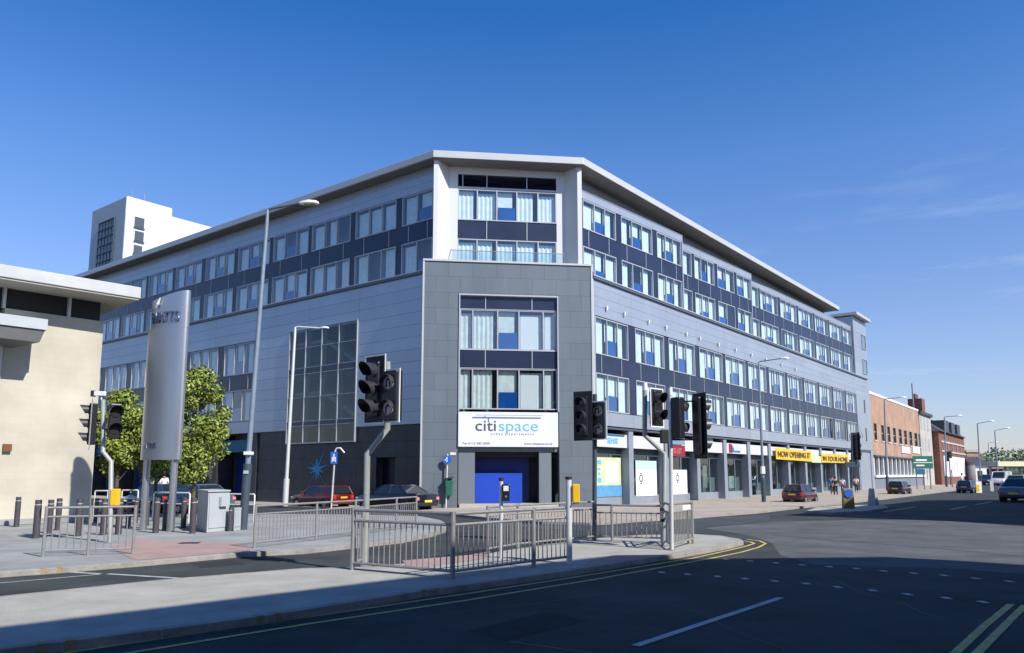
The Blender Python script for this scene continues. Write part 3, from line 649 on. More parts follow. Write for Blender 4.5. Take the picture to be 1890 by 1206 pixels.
# tower ---------------------------------------------------------------------
TW, TZ = 8.68, 12.6; O0, O1 = 1.84, 6.86
tp = MB()
zr = [.1]+[.95+.83*i for i in range(14)]+[TZ-.08]
def trow(a0, a1, z0, z1, k):
    c = [a0]; x = a0+(.62 if k % 2 else 1.24)
    while x < a1-.3: c.append(x); x += 1.24
    c.append(a1)
    for i in range(len(c)-1): tp.cur = RS.choice((0,0,1,2)); tp.fbox(FT, c[i]+.0035, c[i+1]-.0035, -.12, 0, z0+.0035, z1-.0035)
for k in range(len(zr)-1):
    z0, z1 = zr[k], zr[k+1]
    if z1 > 10.86:
        if z0 < 10.86: trow(0, O0-.05, z0, z1, k); trow(O1+.05, TW, z0, z1, k); tp.fbox(FT, O0-.04, O1+.04, -.12, 0, 10.87, z1-.008)
        else: trow(0, TW, z0, z1, k)
    else: trow(0, O0-.05, z0, z1, k); trow(O1+.05, TW, z0, z1, k)
P_('tower_cladding', tp, TW3)
tb_ = MB(); 
for a0, a1, z0, z1 in ((.02,O0-.06,.1,TZ-.1),(O1+.06,TW-.02,.1,TZ-.1),(O0-.06,O1+.06,10.88,TZ-.1)): tb_.fbox(FT, a0, a1, -.5, -.12, z0, z1)
P_('tower_wall', tb_, mat('dark_joint', (.12,.14,.16)))
# sides and terrace deck
sdm = MB(); sdm.prism([FT.p(.3,-.5)[:2], FT.p(TW-.3,-.5)[:2], FT.p(TW-.8,-1.05)[:2], FT.p(.8,-1.05)[:2]], TZ-.35, TZ-.12); P_('terrace_deck', sdm, M['paving'])
tt = MB(); tt.fbox(FT, -.06, TW+.06, -.55, .06, TZ-.08, TZ+.02); tt.fbox(FT, -.06, .03, -.5, .04, .1, TZ-.08); tt.fbox(FT, TW-.03, TW+.06, -.5, .04, .1, TZ-.08)
P_('tower_trim', tt, M['fascia'])
ft = MB(); ft.fbox(FT, O0-.05, O1+.05, -.2, .06, 10.78, 10.86)
ft.fbox(FT, O0-.05, O0+.01, -.2, .06, 4.86, 10.78); ft.fbox(FT, O1-.01, O1+.05, -.2, .06, 4.86, 10.78)
P_('opening_frame', ft, M['frame'])
for z0, z1 in ((10.08,10.78),(7.04,8.0)):
    nb = MB()
    for a, b in ((O0+.01,3.13),(3.17,5.53),(5.57,O1-.01)): nb.fbox(FT, a, b, -.25, -.1, z0+.03, z1-.03)
    P_('navy_band', nb, M['navy'])
nb = MB()
for z0, z1 in ((10.08,10.78),(7.04,8.0)):
    for a in (3.13,5.53): nb.fbox(FT, a, a+.04, -.25, -.06, z0, z1)
    nb.fbox(FT, O0+.01, O1-.01, -.25, -.07, z0, z0+.03); nb.fbox(FT, O0+.01, O1-.01, -.25, -.07, z1-.03, z1)
P_('cover_strip', nb, M['frame'])
def tf(x): return (x-O0)/(O1-O0)
tsp = (tf(2.5), tf(3.78), tf(4.88), tf(6.15))
window(FT, O0+.01, O1-.01, 8.0, 10.08, -.14, tsp, 'curt', 2); window(FT, O0+.01, O1-.01, 4.97, 7.04, -.14, tsp, 'curt', 2)
for zz in (8.05, 5.02):
    q = MB()
    for a0, a1 in ((4.98,5.85),(6.25,6.6)): q.fbox(FT, a0, a1, -.3, -.28, zz, zz+1.75)
    P_('white_blind', q, M['white'])
# sign
sb_ = MB(); sb_.fbox(FT, O0-.04, O1-.02, -.12, .10, 3.08, 4.82); sign = P_('name_sign', sb_, M['signwhite'], bevel=.015)
def FTp(a, y, z): return FT.p(a, y, z)
e = MB(); txt(e, 'citi', .78, FT.p, 2.62, 3.88, .105, ext=.004, bold=.004, sx_=1.18); part('sign_lettering', e, M['dgrey'], sign)
e = MB(); txt(e, 'space', .78, FT.p, 3.79, 3.88, .105, ext=.004, bold=-.002, sx_=1.18); part('sign_lettering', e, M['lblue'], sign)
e = MB(); e.fbox(FT, 2.5, 5.95, .10, .108, 4.5, 4.57); e.fbox(FT, 2.68, 6.05, .10, .106, 4.66, 4.675); e.fbox(FT, 3.1, 3.16, .10, .108, 4.5, 4.62); e.fbox(FT, 3.28, 3.34, .10, .108, 4.3, 4.5); part('sign_bar', e, mat('sign_bar', (.12,.17,.26)), sign)
e = MB(); txt(e, 'u r b a n  |   a p a r t m e n t s', .16, FT.p, 3.42, 3.68, .105, ext=.003, sx_=1.12); txt(e, 'Tel: 0113 383 0000', .16, FT.p, 2.0, 3.2, .105, ext=.003, sx_=1.1); txt(e, 'www.citispace.co.uk', .16, FT.p, 5.1, 3.2, .105, ext=.003, sx_=1.1); part('sign_small_print', e, M['dgrey'], sign)
# entrance below the sign
en = MB(); en.fbox(FT, O0-.05, O1+.05, -.9, -.12, 2.85, 3.06); en.fbox(FT, O0, 2.66, -.45, -.15, .1, 2.85); en.fbox(FT, 5.9, 6.52, -.45, -.15, .1, 2.85); P_('entrance_pier', en, M['tower'])
en = MB(); en.fbox(FT, O0, O1+.05, -1.3, -1.2, .1, 3.0); en.fbox(FT, 2.66, O1, -1.2, -.5, 2.6, 2.85); P_('entrance_recess', en, M['blackm'])
en = MB(); en.fbox(FT, 2.66, 5.06, -.42, -.32, .3, 1.78); P_('blue_shutter', en, M['royal'])
en = MB(); en.fbox(FT, 2.66, 5.5, -1.1, -1.0, .3, 2.7); P_('upper_door', en, mat('deep_blue', (.004,.02,.14), .5))
en = MB(); en.fbox(FT, 1.9, 6.9, -1.2, -.05, .1, .29); P_('step', en, M['stonepale'])
# top storeys above the terrace ------------------------------------------------
def TP(a, d): return FT.p(a, -d)[:2]
def sT(x, d): return FT.hit(x, 380, -d)[0]
DB = .92
FB = Fr(FT.p(0,-DB)[:2], AT); W0, W1 = sT(845,DB), sT(1027,DB); V0, V1 = sT(828,DB), sT(1042,DB)
a0, a1 = sT(800,.12), sT(808,.12)
fin = MB(); fin.prism([TP(a0,.12), TP(a1,.12), TP(V0,DB+.002), TP(V0,DB+1.2), TP(a0+.9,DB+1.2), TP(a0+.02,.7)], ZC, ZS+.02); P_('corner_pillar', fin, M['white_pan'])
a0, a1 = sT(1066,.15), sT(1074,.15)
fin = MB(); fin.prism([TP(a0,.15), TP(a1,.15), TP(a1+.08,1.6), TP(a0-.4,2.4), TP(V1,DB+1.2), TP(V1,DB+.002)], ZC, ZS+.02); P_('corner_pillar', fin, M['white_pan'])
wl = MB(); wl.fbox(FB, V0+.002, W0, -.2, .0, TZ-.3, ZS+.02); wl.fbox(FB, W1, V1-.002, -.2, 0, TZ-.3, ZS+.02); wl.fbox(FB, W0, W1, -.2, 0, 17.6, ZS+.02)
P_('white_wall', wl, M['white_pan'])
sp5 = [(sT(x,DB)-W0)/(W1-W0) for x in (881,917,954,993)]
window(FB, W0, W1, 15.07, 16.78, -.05, sp5, 'b', 2); window(FB, W0, W1, 12.4, 14.05, -.05, sp5, 'b', None)
c1_, c2_ = sT(898.5,DB), sT(972.5,DB)
nb = MB()
for a, b in ((W0,c1_-.02),(c1_+.02,c2_-.02),(c2_+.02,W1)): nb.fbox(FB, a, b, -.2, -.04, 14.07, 15.05)
P_('navy_band', nb, M['navy'])
lv = MB()
for k in range(7): z = 16.93+k*.095; lv.add([FB.p(W0,-.02,z),FB.p(W1,-.02,z),FB.p(W1,-.12,z+.085),FB.p(W0,-.12,z+.085)], [(0,1,2,3)])
P_('louvre', lv, M['navy'])
nb = MB()
for a in (c1_,c2_): nb.fbox(FB, a-.02, a+.02, -.15, .0, 14.07, 15.05)
for a in (W0+.25,c1_,c2_): nb.fbox(FB, a-.025, a+.025, -.12, .01, 16.9, 17.6)
nb.fbox(FB, W0, W1, -.15, .03, 16.8, 16.9); P_('cover_strip', nb, M['frame'])
b0_, b1_ = sT(833,.35), sT(1040,.35)
bs = MB(); bs.fbox(FT, b0_+.05, b1_-.05, -.36, -.34, TZ, TZ+.62); bal = P_('glass_balustrade', bs, M['clear'])
bs = MB(); bs.tube([FT.p(b0_,-.35,TZ+.64), FT.p(b1_,-.35,TZ+.64)], .02); bs.tube([FT.p(b0_,-.35,TZ+.64), FT.p(b0_-.15,-.5,TZ)], .02); bs.tube([FT.p(b1_,-.35,TZ+.64), FT.p(b1_+.1,-.5,TZ)], .02)
for a in (.25,.5,.75): a = b0_+(b1_-b0_)*a; bs.tube([FT.p(a,-.37,TZ), FT.p(a,-.37,TZ+.64)], .012)
part('handrail', bs, M['steel'], bal)
# roof ---------------------------------------------------------------------------
CL = G(800,277,18.4); CR = G(1077,291,18.4)
fl = Fr(CL, AL+.1, -1); frr = Fr(CR, 51.6)
rf = [fl.p(43.6)[:2], CL, CR, frr.p(46.8)[:2], frr.p(46.8,-9)[:2], frr.p(8,-9)[:2], fl.p(8,-9)[:2], fl.p(43.6,-9)[:2]]
cx0 = sum(p[0] for p in rf)/8; 
r_ = MB(); r_.prism(rf, 18.02, 18.4); rfo = P_('roof', r_, M['fascia'], bevel=.02)
def inset(p, d): return p
r_ = MB(); ri_ = [fl.p(43.5,-.06)[:2], fl.p(.02,-.06)[:2], frr.p(.02,-.06)[:2], frr.p(46.7,-.06)[:2], frr.p(46.7,-3)[:2], frr.p(2,-3)[:2], fl.p(2,-3)[:2], fl.p(43.5,-3)[:2]]
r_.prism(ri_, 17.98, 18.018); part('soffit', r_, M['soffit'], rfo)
# ================================================================== WHITE TOWER BLOCK BEHIND
Yc = 88.0; cX, cZ = HZ(Yc, 235, 362)
wt = thing('tower_block', 'white clad tower block rising behind the left wing roof', 'building', (cX, Yc, 0), baked=True)
FWr = Fr((cX, Yc), 51.9); FWl = Fr((cX, Yc), 142.3, -1)
ar, _ = FWr.hit(318,385); al_, _ = FWl.hit(172,388)
q = MB(); q.prism([FWr.p(0)[:2], FWr.p(ar)[:2], FWr.p(ar,-al_)[:2], FWl.p(al_)[:2]], 0, cZ); part('wall', q, M['white_pan'], wt)
q = MB(); panels(q, FWl, 0, al_, 0, 0, 0, .06, [cZ-1.5*i-.1 for i in range(10)][::-1], [0.05, al_/2, al_-.02]); q.mi = [0]*len(q.mi); part('side_cladding', q, mat('grey_cladding', (.40,.43,.48), .5), wt)
a0, z1 = FWl.hit(213,402,.06); a1, z0 = FWl.hit(179,488,.06)
q = MB(); q.fbox(FWl, a0, a1, .06, .12, z0-3, z1); wwn = part('window', q, M['glassg'], wt)
q = MB()
for t in range(6): x = a0+(a1-a0)*t/5; q.fbox(FWl, x-.06, x+.06, .12, .2, z0-3, z1)
for t in range(9): z = z0-3+(z1-z0+3)*t/8; q.fbox(FWl, a0, a1, .12, .2, z-.06, z+.06)
part('frame', q, M['poleblue'], wwn)
q = MB()
for ya, yb, xa, xb in ((400,422,249,265),(426,447,249,264),(452,470,247,261)):
    aa, za = FWr.hit(xa, ya); ab, zb = FWr.hit(xb, yb); q.fbox(FWr, aa, ab, 0, .1, zb, za); q.fbox(FWr, aa-.1, ab+.1, .1, .16, zb-.2, zb-.05)
part('balcony_window', q, M['poleblue'], wt)
q = MB(); q.fbox(FWr, ar-.5, ar+12, -8, -1.2, 0, FWr.hit(325,402,-1.2)[1]); part('lower_wing', q, M['white_pan'], wt)
q = MB()
for x_ in (243, 266): a, z = FWr.hit(x_, 372, -.6); q.tube([FWr.p(a,-.6,cZ-1.5), FWr.p(a,-.6,cZ+1.1)], .05)
part('aerial', q, M['steel'], wt)
# ================================================================== CREAM BUILDING (left)
FC = Fr((-14.6,27.0), 228.0, -1)       # runs back towards the camera's left
cb = thing('corner_store', 'low cream rendered building with wide flat roof at the left edge', 'building', (-17,26,0), baked=True)
q = MB(); q.prism([FC.p(0)[:2], FC.p(3.05)[:2], FC.p(3.05,-9)[:2], FC.p(0,-9)[:2]], .1, 7.15); part('wall', q, M['cream'], cb)
q = MB(); q.prism([FC.p(3.3,-.3)[:2], FC.p(14)[:2], FC.p(14,-9)[:2], FC.p(3.3,-9)[:2]], .1, 7.15); part('glazed_bay', q, M['carglass'], cb)
q = MB(); q.tube([FC.p(3.1,.05,.1), FC.p(3.1,.05,6.9)], .07); 
for k in range(4): q.fbox(FC, 4.2+k*1.6, 4.28+k*1.6, -.2, .08, .1, 7.1)
part('column', q, M['polewhite'], cb)
q = MB(); q.prism([FC.p(-.02,.02)[:2], FC.p(14,.02)[:2], FC.p(14,-9)[:2], FC.p(-.02,-9)[:2]], .02+.1, .3); part('plinth', q, M['paving'], cb)
q = MB(); q.prism([FC.p(.1,-.12)[:2], FC.p(14,-.12)[:2], FC.p(14,-8.9)[:2], FC.p(.1,-8.9)[:2]], 7.15, 7.85); part('clerestory', q, M['blackm'], cb)
q = MB()
for k in range(5): a = .2+k*1.95+.9; q.fbox(FC, a, a+.09, -.15, .04, 7.15, 7.85)
part('mullion', q, M['fascia'], cb)
RC = G(261,531,8.3)
frf = Fr(RC, 226.5, -1)
q = MB(); q.prism([frf.p(0)[:2], frf.p(14)[:2], frf.p(14,-12)[:2], frf.p(0,-12)[:2]], 7.9, 8.3); rr_ = part('roof', q, mat('pale_fascia', (.46,.47,.46), .6, var=.12, scale=1), cb, bevel=.02)
q = MB(); q.prism([frf.p(.05,-.05)[:2], frf.p(14,-.05)[:2], frf.p(14,-12)[:2], frf.p(.05,-11.9)[:2]], 7.84, 7.896); part('soffit', q, mat('pale_soffit', (.40,.38,.34), .8), rr_)
C1 = G(89,590,6.7)
fcp = Fr(C1, 228, -1)
q = MB(); q.prism([fcp.p(0)[:2], fcp.p(8)[:2], fcp.p(8,-1.6)[:2], fcp.p(0,-1.6)[:2]], 6.35, 6.7); can = part('porch_canopy', q, M['cab'], cb)
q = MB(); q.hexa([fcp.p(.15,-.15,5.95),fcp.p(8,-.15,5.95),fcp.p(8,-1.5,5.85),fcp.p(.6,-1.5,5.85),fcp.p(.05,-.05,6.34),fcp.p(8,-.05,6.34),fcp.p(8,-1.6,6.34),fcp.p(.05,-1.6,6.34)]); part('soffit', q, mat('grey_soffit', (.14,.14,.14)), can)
a, z = FC.hit(12, 828, .0); q = MB(); q.fbox(FC, a-.12, a+.12, 0, .12, z-.1, z+.14); part('alarm_box', q, M['brown'], cb)
# ================================================================== RIGHT TERRACE (brick etc.)
FK = Fr(FRt.p(57.6,-.5)[:2], 53.4)
def K(px_, py_): return FK.hit(px_, py_)
kb = thing('brick_building', 'two storey orange brick office with a row of tall narrow windows', 'building', FK.p(8,-4), baked=True)
e1 = K(1697,800)[0]; e2 = K(1718,800)[0]; e3 = K(1733,800)[0]
ztop = K(1601,723)[1]; zsf = K(1615,840)[1]; ztop2 = K(1697,763)[1]
q = MB(); q.fbox(FK, 0, e1, -10, -.4, .0, ztop); part('inner_wall', q, M['dark_in'], kb)
zw1 = K(1640,788)[1]; zw0 = K(1640,816)[1]
wx = [1613,1626.5,1637.5,1648,1658.5,1668,1677.5,1687,1694.5]
ws = [(K(x,800)[0], K(x+5,800)[0]) for x in wx]
q = MB(); q.fbox(FK, 0, e1, -.4, 0, zw1, ztop-.15); q.fbox(FK, 0, e1, -.4, 0, zsf, zw0)
e = 0
for a, b in ws+[(e1,e1)]: q.fbox(FK, e, a, -.4, 0, zw0, zw1) if a > e else None; e = b
sf0, sf1 = K(1613,850)[0], K(1704,850)[0]
q.fbox(FK, 0, sf0, -.4, 0, 0, zsf); part('wall', q, M['brickor'], kb)
q = MB(); q.fbox(FK, -.05, e1, -.5, .06, ztop-.15, ztop+.12); part('coping', q, M['white'], kb)
for a, b in ws:
    q = MB(); q.fbox(FK, a, b, -.3, -.22, zw0, zw1); wn = part('window', q, M['carglass'], kb)
    q = MB(); q.fbox(FK, a-.08, a, -.3, .05, zw0-.1, zw1+.1); q.fbox(FK, b, b+.08, -.3, .05, zw0-.1, zw1+.1); q.fbox(FK, a-.08, b+.08, -.3, .08, zw0-.18, zw0); q.fbox(FK, a+.02, b-.02, -.2, -.12, (zw0+zw1)/2-.05, (zw0+zw1)/2+.05); part('surround', q, M['stonepale'], wn)
q = MB(); q.fbox(FK, sf0, sf1, -.35, -.25, 1.6, zsf-.15); sfw = part('shopfront', q, M['carglass'], kb)
q = MB(); n = 13
for k in range(n+1): x = sf0+(sf1-sf0)*k/n; q.fbox(FK, x-.16, x+.16, -.35, .02, 1.5, zsf-.15)
q.fbox(FK, sf0-.2, sf1, -.3, .2, 1.35, 1.6); part('frame', q, M['white'], sfw)
q = MB(); q.fbox(FK, sf0-.2, e1, -.3, .25, zsf-.15, zsf); part('lintel', q, mat('dark_trim', (.1,.12,.15)), kb)
q = MB(); q.fbox(FK, sf0, e1, -.4, 0, 0, 1.35); part('stall_riser', q, mat('blue_brick', (.16,.18,.22), .8), kb)
for xa, xb in ((1663,1679),(1683.5,1697)):
    a, z1 = K(xa, 824); b, z0 = K(xb, 838); q = MB(); q.fbox(FK, a, b, 0, .1, z0, z1); part('wall_sign', q, M['white'], kb)
kp = thing('stone_building', 'narrow pale stone fronted building between orange brick and dark red brick', 'building', FK.p((e1+e2)/2,-4), baked=True)
q = MB(); q.fbox(FK, e1+.02, e2, -10, .1, 0, ztop2-.1); part('wall', q, M['stonepale'], kp)
q = MB(); q.fbox(FK, e1-.1, e2+.2, -10, .4, ztop2-.1, ztop2+.3); part('cornice', q, M['stone'], kp)
for k in range(3):
    for j in range(3):
        a = e1+1+(e2-e1-2)*k/3; q = MB(); q.fbox(FK, a, a+1.1, .1, .13, 2+j*3.1, 3.9+j*3.1); part('window', q, M['frame'], kp)
q = MB(); q.tube([FK.p(e2-1,-2,ztop2), FK.p(e2-1,-2,HZ(FK.p(e2-1,-2)[1],1712,708)[1])], .1, 6); part('aerial_mast', q, M['steel'], kp)
# red brick pub
Yp = FK.p(e2+2)[1]
kr = thing('red_brick_building', 'dark red brick corner building with chimney and pale stone bands', 'building', FK.p(e2+10,0), baked=True)
a5 = K(1738,830)[0]; a6 = K(1769,830)[0]
def KZ(x, y, yy=0): return FK.hit(x, y, yy)[1]
zr1 = KZ(1740,802)
q = MB(); q.fbox(FK, e2+.3, a6, -12, 1.0, 0, zr1); part('wall', q, M['brickred'], kr)
q = MB(); 
q.hexa([FK.p(e2+.2,1.4,zr1), FK.p(a6+.2,1.4,zr1), FK.p(a6+.2,-12,zr1), FK.p(e2+.2,-12,zr1), FK.p(e2+2,-3,zr1+3.2), FK.p(a6-1,-3,zr1+3.2), FK.p(a6-1,-5,zr1+3.2), FK.p(e2+2,-5,zr1+3.2)]); rfk = part('roof', q, mat('slate', (.07,.075,.09), .6), kr)
q = MB(); q.fbox(FK, e2+.4, e2+3.2, -3, -1, zr1, zr1+5.2)
for k in range(4): q.tube([FK.p(e2+.8+k*.6,-2,zr1+5.2), FK.p(e2+.8+k*.6,-2,zr1+6)], .2, 8)
part('chimney', q, M['brickred'], rfk)
q = MB()
for k in range(3): 
    b0 = e2+6+k*7; q.prism([FK.p(b0,1.3)[:2], FK.p(b0+4,1.3)[:2], FK.p(b0+4,-3)[:2], FK.p(b0,-3)[:2]], zr1, zr1+2.0)
part('dormer', q, mat('slate', (.07,.075,.09), .6), rfk)
q = MB()
for z in (zr1*.62, zr1*.80): q.fbox(FK, e2+2, a6+.05, 1.0, 1.12, z, z+.28)
part('stone_band', q, M['stonepale'], kr)
for k in range(5):
    a = e2+4+k*(a6-e2-5)/5
    for z in (zr1*.66, zr1*.42):
        q = MB(); q.fbox(FK, a, a+1.2, 1.0, 1.06, z, z+1.5); part('window', q, M['carglass'], kr)
q = MB(); q.fbox(FK, e2+3, a6-2, 1.0, 1.12, 1.3, 4.6); part('white_poster', q, M['white'], kr)
q = MB()
for k in range(4): q.fbox(FK, e2+4.5+k*4.2, e2+7+k*4.2, 1.12, 1.16, 2.1, 3.9)
part('poster_print', q, mat('pink_print', (.62,.50,.55)), kr)
kt = thing('brick_tower_house', 'small plain orange brick building at the far end of the street', 'building', FK.p(a6+14,0), baked=True)
bxx = K(1780,850)[0]; 
Yb = 150.0
xa, zt = HZ(Yb, 1779, 835); xb, _ = HZ(Yb, 1797, 850)
q = MB(); q.box(xa, xb+1, Yb, Yb+10, 0, zt); part('wall', q, M['brickor'], kt); kt.location = ((xa+xb)/2, Yb, 0); kt.children[0].data.transform(Matrix.Translation(Vector(FK.p(a6+14,0))-Vector(((xa+xb)/2,Yb,0)))); kt['off'] = ((xa+xb)/2, Yb, 0)
q = MB(); q.box(xa-.2, xb+1.2, Yb-.2, Yb+10, zt, zt+.5); q.box(xa+.2, xb+.6, Yb-.08, Yb, zt*.72, zt*.76); part('stone_band', q, M['stonepale'], kt)
q = MB(); q.box(xa-2.2, xa-.1, Yb-1, Yb+6, 0, HZ(Yb-1,1772,832)[1]); part('dark_wing', q, M['blackm'], kt)
wh = thing('white_shop', 'small white single storey shop beyond the plain brick building', 'building', HZ(140,1808,860)[:1]+(140,0), baked=True)
x0, z1 = HZ(140,1800,858); x1, _ = HZ(140,1820,858)
q = MB(); q.box(x0, x1, 140, 148, 0, z1); part('wall', q, M['white'], wh)
q = MB(); q.hexa([(x0-.5,139.5,z1),(x1+.5,139.5,z1),(x1+.5,148,z1),(x0-.5,148,z1),(x0-.5,143,z1+1.5),(x1+.5,143,z1+1.5),(x1+.5,144,z1+1.5),(x0-.5,144,z1+1.5)]); part('roof', q, M['boll'], wh)
q = MB(); q.box(x0+.3, x1-.8, 139.93, 140, .3, z1-1.1); part('window', q, M['carglass'], wh)
x0, z1 = HZ(170,1842,852); x1, z0 = HZ(170,1990,861)
pc = thing('forecourt_canopy', 'flat cream canopy of a filling station in the far distance', 'canopy', ((x0+x1)/2,170,0), baked=True)
q = MB(); q.box(x0, x1, 170, 186, z0, z1); part('canopy_deck', q, mat('cream_paint', (.75,.70,.48)), pc)
for k in range(5):
    q = MB(); xx = x0+2+k*(x1-x0-4)/4; q.box(xx-.2, xx+.2, 176, 176.4, 0, z0); part('column', q, M['white'], pc)
# low dark buildings under it
x0, z1 = HZ(190,1818,866); x1, _ = HZ(190,1850,866)
q = MB(); q.box(x0, x1, 190, 200, 0, z1); q.hexa([(x0-1,189,z1),(x1+1,189,z1),(x1+1,201,z1),(x0-1,201,z1),(x0,194,z1+1.5),(x1,194,z1+1.5),(x1,196,z1+1.5),(x0,196,z1+1.5)])
tag(q.obj('low_house', mat('dull_red', (.20,.10,.09), .8)), 'low reddish roofed building left of the cream forecourt canopy', 'building')
# hill with woods ------------------------------------------------------------------
hm = MB(); n = 24
for i in range(n): pass
hx0, hx1 = 120, 520
hv = []
for i in range(41):
    for j in range(7):
        x = hx0+(hx1-hx0)*i/40; y = 330+j*40; h_ = (3+9*math.sin(math.pi*j/7.))*(.6+.4*math.sin(i*.45+1))
        hv.append((x, y, h_-3))
hm.add(hv, [(i*7+j,(i+1)*7+j,(i+1)*7+j+1,i*7+j+1) for i in range(40) for j in range(6)]); struct(hm.obj('hill', M['grass'], smooth=True))
rw = random.Random(11); lf = MB()
for k in range(260):
    x = rw.uniform(150, 480); y = rw.uniform(290, 420); r0 = rw.uniform(3,6); zc = 2.5+rw.uniform(0,2)+(y-290)*.035+3.0*math.exp(-((x/y-.64)/.035)**2)
    for q_ in range(90):
        a = rw.uniform(0, 6.28); b = rw.uniform(-1, 1); c = Vector((math.cos(a)*math.sqrt(1-b*b), math.sin(a)*math.sqrt(1-b*b), b))*r0*rw.uniform(.7,1.05)
        u = Vector((rw.gauss(0,1),rw.gauss(0,1),rw.gauss(0,1))).normalized()*.55; v = u.orthogonal().normalized()*.55; o_ = Vector((x,y,zc))+c
        lf.add([o_-u-v*.7, o_+u-v*.6, o_+u+v, o_-u+v*.8], [(0,1,2,3)])
wo = lf.obj('woodland', M['farleaf']); wo['kind'] = 'stuff'

# ================================================================== BUILDINGS THAT SHADE THE FOREGROUND (out of frame)
def block(name, label, poly, h, m):
    cx = sum(p[0] for p in poly)/len(poly); cy = sum(p[1] for p in poly)/len(poly)
    t = thing(name, label, 'building', (cx, cy, 0), baked=True)
    q = MB(); q.prism(poly, .0, h-.5); part('wall', q, m, t)
    q = MB(); q.prism(poly, h-.5, h); part('parapet', q, M['stonepale'], t)
    n = len(poly)
    for i in range(n):
        a = Vector(poly[i]); b = Vector(poly[(i+1) % n]); L_ = (b-a).length
        if L_ < 4: continue
        ang = math.degrees(math.atan2(b.y-a.y, b.x-a.x)); area = sum(poly[k][0]*poly[(k+1) % n][1]-poly[(k+1) % n][0]*poly[k][1] for k in range(n))
        f = Fr(tuple(a), ang, 1 if area > 0 else -1); k = int(L_/3)
        q = MB(); fr_ = MB()
        for j in range(k):
            for z in range(int((h-1.5)/3.2)):
                s0 = (L_/k)*(j+.28); s1 = (L_/k)*(j+.72); q.fbox(f, s0, s1, 0, .03, 1.0+z*3.2, 2.7+z*3.2); fr_.fbox(f, s0-.08, s1+.08, 0, .1, .88+z*3.2, 1.0+z*3.2)
        wq = part('window', q, M['carglass'], t); part('sill', fr_, M['stonepale'], wq)
    return t
k1 = (14.0-.1)/math.tan(R(SUN_EL)); ox, oy = k1*SUNX, k1*SUNY
g0 = G(0,1157,.1); g1 = G(746,1067,.1); g2 = G(1136,1030,.05); g3 = G(1648,1029,0); g4 = G(1764,1035,0); g5 = G(1890,1044,0)
b1 = [(g0[0]+ox-12,g0[1]+oy-11.8),(g0[0]+ox,g0[1]+oy),(g1[0]+ox,g1[1]+oy),(g2[0]+ox,g2[1]+oy),(g3[0]+ox,g3[1]+oy),(g4[0]+ox,g4[1]+oy),(g5[0]+ox,g5[1]+oy),(24+ox,4+oy),(10+ox,-26+oy),(-6+ox,-26+oy)]
block('brick_office', 'red brick office block behind the viewpoint casting the foreground shadow', b1, 14.0, M['brickred'])
k2 = 12.0/math.tan(R(SUN_EL)); ox, oy = k2*SUNX, k2*SUNY
b2 = [(11.5+ox,33.3+oy),(15.5+ox,37.4+oy),(27.4+ox,52+oy),(33.5+ox,53+oy),(60+ox,45+oy),(48+ox,12+oy),(17.4+ox,26.3+oy),(15.9+ox,30.1+oy)]
block('corner_office', 'flat roofed brick block across the side road casting the far road shadow', b2, 12.0, M['brickor'])
# ================================================================== STREET FURNITURE
GZ = .1
def gp(x, y, z=GZ): p = G(x, y, z); return (p[0], p[1], z)
# ---- guard rails ------------------------------------------------------------------
def guard_rail(label, pts, h=1.02, r=.026, pitch=.115, extra=()):
    P = [Vector(gp(*p)) if len(p) == 2 else Vector(p) for p in pts]
    root = thing('guard_rail', label, 'railing', tuple(P[0]), group='galvanised pedestrian guard rails', baked=True)
    for i, p in enumerate(P):
        q = MB(); q.tube([p+Vector((0,0,-.02)), p+Vector((0,0,h+.01))], r*1.25, 8); part('post', q, M['steel'], root, smooth=True)
    for i in range(len(P)-1):
        a, b = P[i], P[i+1]; d = (b-a).normalized(); L_ = (b-a).length
        for z, nm in ((h-.02, 'top_rail'), (h-.2, 'middle_rail'), (.12, 'bottom_rail')):
            q = MB(); q.tube([a+d*r*1.2+Vector((0,0,z)), b-d*r*1.2+Vector((0,0,z))], r*(.95 if nm[0] == 't' else .75), 8); part(nm, q, M['steel'], root, smooth=True)
        n = max(2, int(L_/pitch)); q = MB()
        for k in range(1, n): c = a+d*(L_*k/n); q.tube([c+Vector((0,0,.12)), c+Vector((0,0,h-.2))], .011, 6)
        part('infill_bars', q, M['steel'], root)
    return root
guard_rail('short railing panel standing on the left pavement before the bollards', [(79,1028),(162,1025.5),(245,1023)], .99, pitch=.125)
guard_rail('long curving railing along the far kerb left of the black saloon', [(469,1012),(583,998),(655,989),(731,978),(768,973)], .95)
guard_rail('nearest railing corner at the island edge half in building shadow', [(668,1046),(650,1052),(835,1069),(985,1048),(1050,1040)], 1.04, .032)
guard_rail('railing on the island behind the pedestrian push button post', [(900,1024),(956,1014),(1097,999)], .98)
guard_rail('railing between the two right hand signal posts on the island', [(1097,999),(1130,1000),(1222,1003)], .90)
guard_rail('railing end panel at the island tip with a small plate', [(1222,1003),(1239,1016),(1279,1004)], 1.0, .028)
pl_ = MB(); a = Vector(gp(1262,1009)); b = Vector(gp(1277,1004)); d = b-a
pl_.hexa([a+Vector((0,0,.80)), b+Vector((0,0,.80)), b+Vector((.0,.02,.80)), a+Vector((.0,.02,.80)), a+Vector((0,0,1.0)), b+Vector((0,0,1.0)), b+Vector((0,.02,1.0)), a+Vector((0,.02,1.0))])
tag(pl_.obj('notice_plate', M['white']), 'small blank white plate fixed on the island tip railing', 'plate')
ys = MB(); a = Vector(gp(1272,1004)); ys.tube([a+Vector((0,.1,0)), a+Vector((0,.1,.8))], .028, 8); tag(ys.obj('marker_post', M['yellow'], smooth=True), 'thin yellow marker post behind the island tip railing', 'post')

